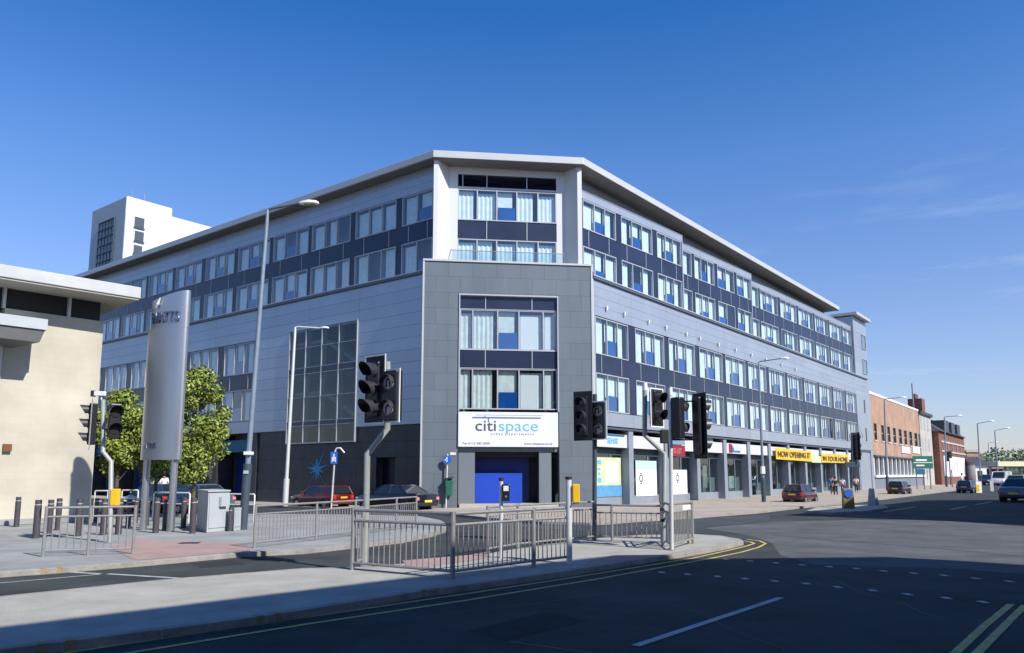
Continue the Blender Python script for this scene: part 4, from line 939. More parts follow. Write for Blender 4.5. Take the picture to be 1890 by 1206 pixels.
# ---- signals ----------------------------------------------------------------------
def head(parent, loc, yaw, n=3, pitch=.34, board=(.52,1.25), boardside=0, lens=.105, hoodlen=.22, name='signal_head', white_edge=True):
    hh = pitch*n
    q = MB(); q.box(-.12, .06, -.14, .14, -hh/2, hh/2); h = q.obj(name, M['black'], parent, bevel=.03, loc=loc); h.rotation_euler = (0,0,yaw)
    if board:
        bw, bh = board
        q = MB(); q.box(-.0, .012, -bw/2, bw/2, -bh/2, bh/2); b = q.obj('backing_board', M['blackm'], h)
        if white_edge:
            q = MB(); e = .028
            for (y0,y1,z0,z1) in ((-bw/2,bw/2,bh/2-e,bh/2),(-bw/2,bw/2,-bh/2,-bh/2+e),(-bw/2,-bw/2+e,-bh/2+e,bh/2-e),(bw/2-e,bw/2,-bh/2+e,bh/2-e)): q.box(-.004, .016, y0, y1, z0, z1)
            q.obj('board_border', M['white'], h)
    for k in range(n):
        z = (n-1)*pitch/2-k*pitch
        q = MB(); q.tube([(.055,0,z),(.075,0,z),(.085,0,z)], [lens,lens,lens*.6], 20); q.obj('lens', mat('dark_lens', (.03,.025,.03), .25, spec=.6), h, smooth=True)
        q = MB(); N_ = 18; vs = []; fs = []
        for i in range(N_+1):
            t = -R(35)+R(250)*i/N_; c, s = math.cos(t), math.sin(t); ln = hoodlen*(.45+.55*max(0, (s+.57)/1.57))
            for rr_, xx in ((lens*1.16,.05),(lens*1.22,.05+ln),(lens*1.16,.05+ln),(lens*1.10,.05)): vs.append((xx, c*rr_, z+s*rr_))
        for i in range(N_):
            for j in range(4): fs.append((i*4+j, i*4+(j+1)%4, (i+1)*4+(j+1)%4, (i+1)*4+j))
        fs += [(0,1,2,3), (N_*4+3,N_*4+2,N_*4+1,N_*4)]
        q.add(vs, fs); q.obj('hood', M['hood'], h, smooth=True)
    return h
def turn_box(parent, loc, yaw, r=.135):
    q = MB(); q.box(-.12, .05, -.2, .2, -.46, .46); h = q.obj('sign_box', M['black'], parent, bevel=.03, loc=loc); h.rotation_euler = (0,0,yaw)
    q = MB(); q.box(-.02, -.0, -.235, .235, -.49, .49); q.obj('board_border', M['white'], h)
    for k, z in enumerate((.23,-.23)):
        q = MB(); q.tube([(.05,0,z),(.062,0,z)], r, 26); q.obj('sign_face', mat('sign_face', (.45,.40,.42), .4), h, smooth=True)
        q = MB(); vs = []; n = 28
        for i in range(n):
            t = 2*math.pi*i/n
            for rr_ in (r*.99, r*.82): vs.append((.066, math.cos(t)*rr_, z+math.sin(t)*rr_))
        q.add(vs, [(2*i, 2*((i+1)%n), 2*((i+1)%n)+1, 2*i+1) for i in range(n)]); q.obj('red_ring', mat('dull_red_ring', (.16,.06,.07), .4), h)
        q = MB(); w_ = .034
        # glyph: y axis to the viewer's right is -y for a face looking along +x
        if k == 0: pts = [(.045,-.07),(.045,.02),(.03,.06),(0,.07),(-.03,.06),(-.045,.02),(-.045,-.04)]
        else: pts = [(-.04,-.08),(-.04,.0),(-.02,.04),(.03,.05)]
        for i in range(len(pts)-1):
            a = Vector((.07, pts[i][0], z+pts[i][1])); b = Vector((.07, pts[i+1][0], z+pts[i+1][1])); d = (b-a).normalized(); nn = Vector((0,-d.z,d.y))*w_/2
            q.add([a+nn-d*.008, b+nn+d*.008, b-nn+d*.008, a-nn-d*.008], [(0,1,2,3)])
        e = pts[-1]
        if k == 0: q.add([(.07,e[0]+.04,z+e[1]),(.07,e[0]-.04,z+e[1]),(.07,e[0],z+e[1]-.045)], [(0,1,2)])
        else: q.add([(.07,e[0],z+e[1]+.045),(.07,e[0],z+e[1]-.045),(.07,e[0]+.05,z+e[1])], [(0,1,2)])
        q.obj('arrow', M['blackm'], h)
        q = MB(); vs = []; N_ = 16
        for i in range(N_+1):
            t = R(180)*i/N_
            for rr_, xx in ((r*1.1,.05),(r*1.14,.16),(r*1.1,.16),(r*1.05,.05)): vs.append((xx, math.cos(t)*rr_, z+math.sin(t)*rr_))
        q.add(vs, [(i*4+j, i*4+(j+1)%4, (i+1)*4+(j+1)%4, (i+1)*4+j) for i in range(N_) for j in range(4)]); q.obj('hood', M['hood'], h, smooth=True)
    return h
def signal(label, base, bend=None, top=None, r=.057, m='pole'):
    """post with an optional cranked neck; bend/top are (px,py) on the post"""
    b = gp(*base); t = thing('traffic_signal', label, 'traffic light', b, group='traffic signals on posts')
    pts = [(0,0,-.02)]
    for p in bend or []: x, z = HZ(b[1], *p); pts.append((x-b[0], 0, z-GZ))
    q = MB(); q.tube(pts, r, 14); q.obj('post', M[m], t, smooth=True)
    q = MB(); q.tube([(0,0,-.01),(0,0,.02)], r*2.2, 14); q.obj('base_collar', M['steel'], t, smooth=True)
    return t, b
def off(b, x, y, dy=0): X, Z = HZ(b[1]+dy, x, y); return (X-b[0], dy, Z-GZ)
# nearest cranked signal
t, b = signal('nearest cranked signal head with two round turn signs left of centre', (674,1045), [(678,838),(715,792),(715,668)])
ya = R(-128)
head(t, off(b, 692, 719, -.14), ya, board=(.56,1.28), lens=.118, hoodlen=.30); turn_box(t, tuple(Vector(off(b, 697, 733, -.12))+Vector((math.cos(ya)*.02+math.sin(ya)*-.36, math.sin(ya)*.02+math.cos(ya)*.36, 0))*1.0), ya)
# second signal with turn signs
t, b = signal('signal head with two round turn signs beside the tower corner', (1097,998), [(1098,812),(1098,728)], m='poleblue')
ya = R(-122)
head(t, off(b, 1076, 768, -.12), ya, white_edge=False); turn_box(t, off(b, 1104, 776, -.14), ya)
# cranked pedestrian signal right
t, b = signal('cranked grey signal with two lensed head and white edged board', (1225,1008), [(1226,838),(1190,804),(1190,712)])
head(t, off(b, 1212, 753, -.1), R(-48), 2, .40, (.5,.92), lens=.12)
q = MB(); x, y, z = off(b, 1190, 712); q.tube([(x,0,z-.12),(x,0,z+.06)], .062, 14); q.obj('post_cap', M['white'], t, smooth=True)
q = MB(); x, y, z = off(b, 1226, 806); q.box(x-.09, x+.09, -.1, .1, z-.16, z+.16); q.obj('junction_box', M['blackm'], t, bevel=.02)
for zz in (.55,.8): q = MB(); q.tube([(0,0,zz),(0,0,zz+.06)], .064, 14); q.obj('black_band', M['blackm'], t, smooth=True)
# thin pale post with two heads facing away
t, b = signal('pale thin signal post carrying two black heads seen from behind', (1240,1016), [(1237,722)], r=.042, m='polewhite')
head(t, off(b, 1252, 772, -.05), R(38), 2, .46, None, lens=.12)
head(t, off(b, 1292, 786, -.1), R(20), 3, .42, (.5,1.45), lens=.13, white_edge=False)
for yy in (741, 812):
    q = MB(); q.tube([off(b, 1238, yy), off(b, 1280, yy, -.1)], .018, 8); q.obj('bracket', M['blackm'], t, smooth=True)
q = MB(); x, y, z = off(b, 1237, 722); q.tube([(x,0,z-.1),(x,0,z+.07)], .05, 14); q.obj('post_cap', M['white'], t, smooth=True)
# left signal
t, b = signal('cranked signal with camera in front of the cream building', (203,1002), [(205,852),(190,834),(190,738)])
head(t, off(b, 168, 783, -.05), R(-152)); head(t, off(b, 212, 777, -.1), R(-52), 2, .42, None, lens=.13)
q = MB(); x, y, z = off(b, 184, 728); q.box(x-.12, x+.14, -.05, .05, z-.04, z+.07); q.tube([(x+.05,0,z-.2),(x+.05,0,z-.04)], .02, 8); q.obj('camera', M['white'], t, bevel=.01)
q = MB(); q.box(x-.2, x-.12, -.06, .06, z-.06, z+.09); q.obj('camera_hood', M['blackm'], t, bevel=.01)
q = MB(); x, y, z = off(b, 213, 918); q.box(x-.09, x+.09, -.08, .08, z-.2, z+.2); q.obj('push_button_box', M['yellow'], t, bevel=.015)
# far right signal on the refuge
t, b = signal('distant signal head seen side on at the central refuge', (1571,938), [(1573,800)], m='poleblue')
head(t, off(b, 1580, 824), R(25), 3, .42, (.5,1.35), lens=.12, white_edge=False)
q = MB(); x, y, z = off(b, 1573, 858); q.box(x-.35, x+.35, -.05, .05, z-.13, z+.13); q.obj('street_plate', M['poleblue'], t, bevel=.01)
# far signal by the brick house
bb = (HZ(112, 1756, 905)[0], 112, .1); t = thing('traffic_signal', 'very distant dark signal head beside the white poster wall', 'traffic light', bb, group='traffic signals on posts')
q = MB(); q.tube([(0,0,0),(0,0,4)], .08, 8); q.obj('post', M['poleblue'], t); head(t, (.0,0,4.2), R(-90), 3, .45, (.9,1.5), white_edge=False)

# ---- push-button posts --------------------------------------------------------------
b = gp(1051,1041); t = thing('push_button_post', 'pale grey post with black cap and yellow push button box', 'post', b)
q = MB(); q.tube([(0,0,-.02),(0,0,off(b,1051,884)[2])], .055, 14); q.obj('post', M['polewhite'], t, smooth=True)
z = off(b,1051,882)[2]; q = MB(); q.tube([(0,0,z-.03),(0,0,z+.02)], .065, 14); q.obj('cap', M['blackm'], t, smooth=True)
x, y, z = off(b, 1063, 911); q = MB(); q.box(x-.065, x+.065, -.09, .09, z-.17, z+.17); q.obj('button_box', M['yellow'], t, bevel=.012)
q = MB(); q.box(x-.067, x-.04, -.1, -.085, z-.2, z-.17); q.obj('bracket', M['blackm'], t)
b = gp(925,1030); t = thing('push_button_post', 'slim post with black pedestrian unit in front of the blue shutter', 'post', b)
q = MB(); q.tube([(0,0,-.02),(0,0,off(b,925,886)[2])], .038, 12); q.obj('post', M['polewhite'], t, smooth=True)
z = off(b,925,884)[2]; q = MB(); q.tube([(0,0,z-.04),(0,0,z+.02)], .05, 12); q.obj('cap', M['blackm'], t, smooth=True)
x, y, z = off(b, 934, 909); q = MB(); q.box(x-.075, x+.075, -.12, .0, z-.17, z+.17); u_ = q.obj('pedestrian_unit', M['black'], t, bevel=.02)
q = MB(); q.box(x-.05, x+.05, -.127, -.12, z+.03, z+.13); q.obj('display', M['white'], u_)
q = MB(); q.tube([(x,-.12,z-.08),(x,-.135,z-.08)], .022, 12); q.obj('button', M['steel'], u_)
q = MB(); q.tube([(0,0,.0),(0,0,1.35)], .045, 12)
# ---- lamp posts ----------------------------------------------------------------------
def lamp(label, base, top, arm, r0, r1, col, hl, D=None, basez=None, boxes=(), thickto=None):
    b = gp(*base) if D is None else (HZ(D, *base)[0], D, .1)
    X, Z = HZ(b[1], *top); AX, AZ = HZ(b[1], *arm); t = thing('street_lamp', label, 'street lamp', b, group='street lamps')
    zt = Z-GZ; x1 = X-b[0]
    tk = thickto or 1.4
    q = MB(); q.tube([(0,0,-.02),(x1*tk/zt,0,tk)], r0*1.5, 14); q.obj('base_section', M[col], t, smooth=True)
    q = MB(); q.tube([(x1*tk/zt,0,tk-.02),(x1*.99,0,zt-.35),(x1,0,zt)], [r0, r1, r1*.8], 12); q.obj('column', M['polemid'] if col == 'poleblue' else M[col], t, smooth=True)
    ax = AX-b[0]; az = AZ-GZ; sgn = 1 if ax > x1 else -1
    q = MB(); q.tube([(x1,0,zt-.03),(x1+sgn*.12,0,zt+.02),(ax,0,az)], r1*.6, 8); q.obj('arm', M[col], t, smooth=True)
    q = MB(); n = 5; s_ = hl
    prof = [(0,.03,.05),(.12,.09,.10),(.5,.16,.15),(.85,.14,.12),(1.,.06,.05)]
    rings = []
    vs = []; fs = []
    for (f_, hw, hh) in prof:
        for (yy, zz) in ((-hw,0),(-hw*.8,hh*.7),(0,hh),(hw*.8,hh*.7),(hw,0),(hw*.6,-hh*.35),(-hw*.6,-hh*.35)): vs.append((ax+sgn*f_*s_, yy*s_/.7, az+zz*s_/.7))
    for i in range(len(prof)-1):
        for j in range(7): fs.append((i*7+j, i*7+(j+1)%7, (i+1)*7+(j+1)%7, (i+1)*7+j))
    fs += [tuple(range(7)), tuple(range(28,35))]
    q.add(vs, fs); lh = q.obj('lamp_head', M['lampw'], t, smooth=True)
    q = MB(); q.box(min(ax+sgn*.25*s_, ax+sgn*.85*s_), max(ax+sgn*.25*s_, ax+sgn*.85*s_), -.1*s_/.7, .1*s_/.7, az-.055*s_/.7, az-.03*s_/.7); q.obj('lamp_lens', mat('amber_lens', (.25,.20,.12), .3), lh)
    for (yy, ww, hh_, m) in boxes:
        x, z = HZ(b[1], base[0], yy); xx = x1*(z/Z); q = MB(); q.box(xx-ww, xx+ww, -r0*1.6-.02, r0*1.6, z-GZ-hh_, z-GZ+hh_); q.obj('column_sign', M[m], t, bevel=.008)
    return t
lamp('tallest street lamp, blue grey, beside the grey cabinet', (448,978), (494,387), (552,376), .082, .055, 'poleblue', .62, boxes=((837,.11,.05,'white'),(872,.07,.05,'cab')), thickto=1.95)
lamp('pale street lamp standing in front of the glazed stair window', (526,934), (545,604), (590,606), .10, .07, 'polewhite', .5)
lamp('dark street lamp before the right wing, near the dark red hatchback', (1410,927), (1400,668), (1442,662), .085, .055, 'poleblue', .5, boxes=((868,.10,.22,'white'),))
lamp('street lamp rising in front of the orange brick building', (1638,902), (1632,737), (1662,734), .10, .07, 'poleblue', .6, D=78)
lamp('street lamp in front of the dark red brick building', (1747,895), (1743,770), (1766,768), .10, .08, 'poleblue', .7, D=100)
lamp('distant street lamp directly beyond the blue hatchback', (1810,890), (1804,782), (1826,778), .10, .09, 'poleblue', .8, D=118)
lamp('distant street lamp beside the white van', (1842,885), (1836,795), (1856,791), .12, .09, 'poleblue', .9, D=142)
lamp('farthest and smallest street lamp against the hill', (1827,880), (1824,818), (1835,816), .10, .08, 'poleblue', .9, D=200)
# ---- sign posts ------------------------------------------------------------------------
b = gp(611,941,0); t = thing('parking_sign', 'pale post with blue sign and hooked lamp by the red estate', 'sign', b)
tx, ty, tz = off(b,619,828)
q = MB(); q.tube([(0,0,0),(tx,0,tz),(tx+.06,0,tz+.1),(tx+.25,0,tz+.12),(tx+.45,0,tz-.12)], .045, 10); q.obj('post', M['polewhite'], t, smooth=True)
x, y, z = off(b,617,842); q = MB(); q.box(x-.17, x+.17, -.08, -.05, z-.3, z+.3); s1 = q.obj('sign_plate', M['signblue'], t, bevel=.01)
q = MB(); q.box(x-.03, x+.03, -.09, -.08, z-.15, z+.2); q.box(x-.10, x-.05, -.09, -.08, z-.2, z+.05); q.box(x+.05, x+.10, -.09, -.08, z-.2, z+.05); q.obj('sign_symbol', M['white'], s1)
b = gp(823,938); t = thing('litter_bin_post', 'pale post with small blue sign and green litter bin before the tower', 'sign', b)
q = MB(); q.tube([(0,0,0),off(b,826,838)], .04, 10); q.obj('post', M['polewhite'], t, smooth=True)
x, y, z = off(b,825,849); q = MB(); q.tube([(x,-.05,z),(x,-.08,z)], .21, 20); s1 = q.obj('sign_plate', M['signblue'], t, smooth=True)
q = MB(); q.box(x-.03, x+.03, -.09, -.08, z-.1, z+.13); q.box(x-.1, x+.0, -.09, -.08, z-.04, z+.03); q.obj('sign_symbol', M['white'], s1)
q = MB(); x, y, z = off(b,833,838); q.box(x-.05, x+.22, -.04, .0, z-.05, z+.07); q.obj('side_plate', M['white'], t)
x, y, z = off(b,829,899); q = MB(); q.hexa([(x-.14,-.16,z-.42),(x+.14,-.16,z-.42),(x+.14,.12,z-.42),(x-.14,.12,z-.42),(x-.19,-.2,z+.3),(x+.19,-.2,z+.3),(x+.19,.16,z+.3),(x-.19,.16,z+.3)]); q.obj('litter_bin', M['green'], t, bevel=.02)
q = MB(); q.hexa([(x-.2,-.21,z+.38),(x+.2,-.21,z+.45),(x+.2,.17,z+.45),(x-.2,.17,z+.38),(x-.2,-.21,z+.42),(x+.2,-.21,z+.5),(x+.2,.17,z+.5),(x-.2,.17,z+.42)]); q.obj('bin_lid', M['blackm'], t)
# letting board near the right hand signals, fixed on the shop fronts
t = thing('letting_board', 'letting board, grey over red, projecting above the second shop', 'sign', FRt.p(9.6,.0,0), baked=True)
fbx = FRt
q = MB(); q.fbox(FRt, 8.2, 10.3, .05, .1, 3.5, 4.1); part('upper_panel', q, mat('grey_blue_board', (.20,.27,.36), .5), t)
q = MB(); q.fbox(FRt, 8.2, 10.3, .05, .1, 2.8, 3.46); part('red_panel', q, M['red'], t)
e = MB(); txt(e, 'TO LET', .42, FRt.p, 8.45, 2.98, .105, ext=.003); part('lettering', e, mat('pink_ink', (.5,.25,.25)), t)
e = MB(); txt(e, 'retail unit', .32, FRt.p, 8.45, 3.7, .105, ext=.003); part('lettering', e, M['lblue'], t)
# yellow banners
def banner(label, a0, z00, a1, z01, h, words):
    t = thing('shop_banner', label, 'banner', FRt.p((a0+a1)/2,.1,z00), baked=True)
    q = MB(); n = 14
    vs = []; fs = []
    for i in range(n+1):
        f_ = i/n; a = a0+(a1-a0)*f_; z = z00+(z01-z00)*f_; w_ = .03*math.sin(f_*19)
        vs += [FRt.p(a,.14+w_,z), FRt.p(a,.14-w_,z+h), FRt.p(a,.16+w_,z), FRt.p(a,.16-w_,z+h)]
    for i in range(n):
        k = i*4; fs += [(k,k+4,k+5,k+1),(k+2,k+3,k+7,k+6),(k+1,k+5,k+7,k+3),(k,k+2,k+6,k+4)]
    fs += [(0,1,3,2),(n*4,n*4+2,n*4+3,n*4+1)]
    q.add(vs, fs); c = part('cloth', q, M['ban'], t)
    e = MB(); txt(e, words, h*.72, FRt.p, a0+.3, z00+h*.22, .20, ext=.004, sx_=(a1-a0-.6)/(len(words)*h*.72*.62), bold=.012); part('lettering', e, M['brown'], t)
    return t
banner('long yellow banner with brown lettering over the middle shops', 26.1, 2.88, 34.9, 2.80, .88, 'NOW OPENING IT')
banner('shorter yellow banner with brown lettering at the far shops', 37.7, 2.75, 46.6, 2.80, .82, 'IN YOUR HOME')
q = MB(); q.fbox(FRt, 34.95, 37.6, .12, .15, 2.72, 3.3); tag(q.obj('lime_banner', M['lime']), 'small lime green strip hanging between the two yellow banners', 'banner')
# ---- totem -----------------------------------------------------------------------------
ba = gp(263,979); bb_ = gp(316,981)
A = Vector(ba[:2]); B = Vector(bb_[:2]); C_ = (A+B)/2; dirn = (B-A).normalized()
t = thing('totem_sign', 'tall curved brushed steel totem sign on two round legs', 'sign', (C_.x, C_.y, GZ))
ang = math.atan2(dirn.y, dirn.x)-R(2); t.rotation_euler = (0,0,ang)
hl_ = (B-A).length/2
for s in (-1,1): q = MB(); q.tube([(s*hl_,0,-.02),(s*hl_,0,HZ(C_.y,290,845)[1]+.2)], .10, 20); q.obj('leg', M['totem'], t, smooth=True)
zb = HZ(C_.y,290,849)[1]-GZ; zt = HZ(C_.y,315,541)[1]-GZ; zmid = HZ(C_.y,262,608)[1]-GZ
def airfoil(w0, w1, th, n=40):
    c, r = (w0+w1)/2, (w1-w0)/2
    return [(c+r*math.copysign(abs(math.cos(t))**.8, math.cos(t)), -th*math.sin(t)) for t in [2*math.pi*(i+.5)/n for i in range(n)]]
q = MB(); pr = airfoil(-.80,.78,.25)
q.prism(pr, zb, zmid); q.obj('lower_panel', M['totem'], t, smooth=True)
q = MB(); pr2 = airfoil(-.70,.79,.245); n = len(pr2); zl = zt-.28
vs = [(p[0],p[1],zmid) for p in pr2]+[(p[0],p[1],zl+(zt-zl)*((p[0]+.70)/1.49)) for p in pr2]
q.add(vs, [tuple(range(n)), tuple(range(2*n-1,n-1,-1))]+[(i,(i+1)%n,(i+1)%n+n,i+n) for i in range(n)]); q.obj('upper_panel', M['totem'], t, smooth=True)
ident = lambda a, y, z: (a, -.012-.25*math.sqrt(max(0,1-((a-.04)/.80)**2))-y, z)
e = MB(); text_mb(e, 'WATTS', .46, ident, -.52, zmid+.16, .01, ext=.02, sx_=.74, bold=.006); e.obj('raised_lettering', mat('bright_letters', (.16,.18,.27), .25, .7), t)
e = MB(); e.tube([(-.27,-.29,zmid+.62),(-.20,-.28,zmid+.74),(-.10,-.29,zmid+.92)], [.02,.05,.015], 8); e.obj('flame_mark', M['white'], t)
e = MB(); text_mb(e, 'LATRIS', .24, ident, -.60, zb+.33, .0, ext=.012, sx_=.9); e.obj('raised_lettering', mat('bright_letters', (.2,.22,.34)), t)
e = MB()
for k in range(6): z = zb+.7+k*.52; e.box(-.6,.6,-.245,-.243,z,z+.008)
# ---- cabinets --------------------------------------------------------------------------
def cabinet(label, a, b_, c, h, col, side):
    A = Vector(gp(*a)); B = Vector(gp(*b_)); C2 = Vector(gp(*c)); t = thing('utility_cabinet', label, 'cabinet', tuple(B), baked=True)
    d1 = B-A; d2 = C2-B; pts = [A, B, C2, A+d2]
    q = MB(); q.prism([p[:2] for p in pts], GZ, GZ+h); part('body', q, M[col], t, bevel=.015)
    m_ = sum((p for p in pts), Vector((0,0,0)))/4; big = [m_+(p-m_)*1.05 for p in pts]
    q = MB(); q.prism([p[:2] for p in big], GZ+h, GZ+h+.04); part('lid', q, M[col], t)
    n_ = Vector((d2.y,-d2.x,0)).normalized()
    if n_.dot(Vector((0,-1,0))) < 0: n_ = -n_
    dn = d2.normalized(); q = MB(); z0 = GZ+.12
    a0 = B+dn*.05+n_*.008; a1 = C2-dn*.05+n_*.008
    q.hexa([a0-n_*.004+Vector((0,0,.12)), a1-n_*.004+Vector((0,0,.12)), a1+n_*.01+Vector((0,0,.12)), a0+n_*.01+Vector((0,0,.12)), a0-n_*.004+Vector((0,0,h-.06)), a1-n_*.004+Vector((0,0,h-.06)), a1+n_*.01+Vector((0,0,h-.06)), a0+n_*.01+Vector((0,0,h-.06))]); part('door', q, M[col], t)
    return t, B, C2, dn, n_
t, B_, C2_, dn, n_ = cabinet('large grey utility cabinet in front of the right tree', (362,976), (381,984), (421,980), 1.14, 'cab', 1)
q = MB(); o_ = B_+dn*.42+n_*.03+Vector((0,0,.72)); 
q.hexa([o_, o_+dn*.27, o_+dn*.27+n_*.08, o_+n_*.08, o_+Vector((0,0,.27)), o_+dn*.27+Vector((0,0,.27)), o_+dn*.27+n_*.08+Vector((0,0,.27)), o_+n_*.08+Vector((0,0,.27))]); part('meter_box', q, M['cab'], t)
cabinet('low pale utility cabinet between the grey cabinet and tall lamp', (428,980), (431,981), (444,979), .62, 'cab', 1)
# ---- bollards --------------------------------------------------------------------------
def bollard(label, p, r=.085, h=.98, dome=True):
    b = gp(*p); t = thing('bollard', label, 'bollard', b, group='dark pavement bollards')
    q = MB(); q.tube([(0,0,-.02),(0,0,h*.86),(0,0,h*.861),(0,0,h*.9),(0,0,h*.9+.001),(0,0,h)], [r,r,r*.8,r*.8,r*.98,r*.9], 16); q.obj('body', M['boll'], t, smooth=True)
    q = MB(); q.tube([(0,0,h*.862),(0,0,h*.898)], r*.82, 16); q.obj('reflective_band', M['cab'], t, smooth=True)
    return t
b0 = bollard('dark bollard nearest the camera, left of the short railing', (66,994))
for p, lb, s in (((5,969),'dark bollard cut by the left photo edge before the cream wall',.92),((30,973),'slim dark bollard against the cream wall, second from the left edge',.95),((90,985),'dark bollard just behind the left railing post',.95),((106,979),'dark bollard behind the left end of the short railing',.95),((143,990),'dark bollard below the totem shadow on the cream wall',1),
                 ((190,988),'dark bollard behind the railing, left of the signal post',1),((218,987),'dark bollard behind the railing under the yellow button box',1),((236,975),'dark bollard partly behind the railing right end',.9),((270,971),'dark bollard between the totem left leg and the middle leg bollard',.9),((287,984),'thick dark bollard standing between the two totem legs',1),
                 ((304,979),'dark bollard touching the totem right leg',.92),((338,975),'dark bollard right of the totem in front of the hoop rail',.95),((355,985),'black bollard directly left of the large grey cabinet',1),((176,966),'small dark bollard at the corner of the cream wall',.85),((250,966),'small dark bollard behind the totem left leg',.85),((424,981),'thin dark bollard between the two grey cabinets',.7)):
    dup(b0, gp(*p), 0, lb, s)
b = gp(1612,933); t = thing('concrete_bollard', 'tapered grey concrete block at the end of the refuge', 'bollard', b)
q = MB(); q.tube([(0,0,-.02),(0,0,.85),(0,0,.9)], [.31,.20,.17], 4); q.obj('block', mat('concrete', (.25,.27,.30), .85, var=.15), t)
b = gp(1566,939); t = thing('keep_left_bollard', 'brown and blue keep left bollard on the central refuge', 'bollard', b)
q = MB(); q.hexa([(-.28,-.12,0),(.28,-.12,0),(.28,.12,0),(-.28,.12,0),(-.24,-.1,.95),(.24,-.1,.95),(.24,.1,.95),(-.24,.1,.95)]); q.obj('body', mat('dull_amber', (.22,.16,.05), .5), t, bevel=.03)
q = MB(); q.tube([(-.02,-.12,.72),(-.02,-.15,.72)], .2, 20); q.obj('blue_disc', M['signblue'], t, smooth=True)
# hoop rails
def hoop(label, p0, p1, h):
    a = Vector(gp(*p0)); b = Vector(gp(*p1)); t = thing('hoop_barrier', label, 'barrier', tuple(a), group='pale steel hoop barriers', baked=True)
    U = Vector((0,0,1)); q = MB(); q.tube([a-U*.02, a+U*(h-.04), a+(b-a)*.03+U*h, b+(a-b)*.03+U*h, b+U*(h-.04), b-U*.02], .026, 10); part('frame', q, M['polewhite'], t, smooth=True)
    q = MB(); q.tube([a+U*h*.62, b+U*h*.62], .02, 8); part('cross_rail', q, M['polewhite'], t, smooth=True); return t
hoop('hoop barrier spanning behind both totem legs', (281,962), (348,965), 1.0)
hoop('hoop barrier behind the yellow button box', (222,958), (252,958), 1.05)
hoop('hoop barrier behind the tall lamp base', (421,963), (468,964), .95)
hoop('hoop barrier at the corner of the cream building', (172,957), (196,957), 1.02)
# ---- green direction sign and other far signs ---------------------------------------------
def far_sign(name, label, cat, Y, x0, y0, x1, y1, m, posts=(0.15,.85), base=.1):
    X0, Z1 = HZ(Y, x0, y0); X1, Z0 = HZ(Y, x1, y1); t = thing(name, label, cat, ((X0+X1)/2, Y, base), baked=True)
    q = MB(); q.box(X0, X1, Y-.06, Y, Z0, Z1); p_ = part('panel', q, M[m], t)
    for f_ in posts: q = MB(); x = X0+(X1-X0)*f_; q.tube([(x,Y+.06,0),(x,Y+.06,Z1-.1)], .07, 8); part('post', q, M['steel'], t)
    return t, p_, X0, X1, Z0, Z1
t, p_, X0, X1, Z0, Z1 = far_sign('direction_sign', 'green direction sign on two posts before the pale stone building', 'sign', 84, 1684, 842, 1722, 865, 'green')
q = MB(); q.box(X0+.05, X1-.05, 83.92, 83.94, Z0+(Z1-Z0)*.44, Z0+(Z1-Z0)*.5); q.box(X0+.3, X0+1.5, 83.92, 83.94, Z0+.8, Z0+1.); q.box(X0+.3, X0+1.2, 83.92, 83.94, Z0+.25, Z0+.4); part('lettering', q, M['white'], p_)
far_sign('bus_stop_sign', 'small teal sign plate below the green direction sign', 'sign', 82, 1691, 866, 1707, 876, 'teal', (.9,))
far_sign('white_notice', 'tall white notice on a post in front of the dark red building', 'sign', 96, 1752, 846, 1760, 868, 'white', (.5,))
x, z = HZ(92, 1805, 905)
t, p_, X0, X1, Z0, Z1 = far_sign('lit_bollard', 'white and yellow traffic bollard beside the blue hatchback', 'bollard', 66, 1800, 889, 1812, 910, 'white', ())
q = MB(); q.box(X0, X1-.2, 65.92, 65.94, Z0+.15, Z0+.7); part('yellow_plate', q, M['yellow'], p_)
far_sign('grey_bollard', 'pale grey bollard just right of the yellow one', 'bollard', 72, 1826, 888, 1834, 907, 'cab', ())

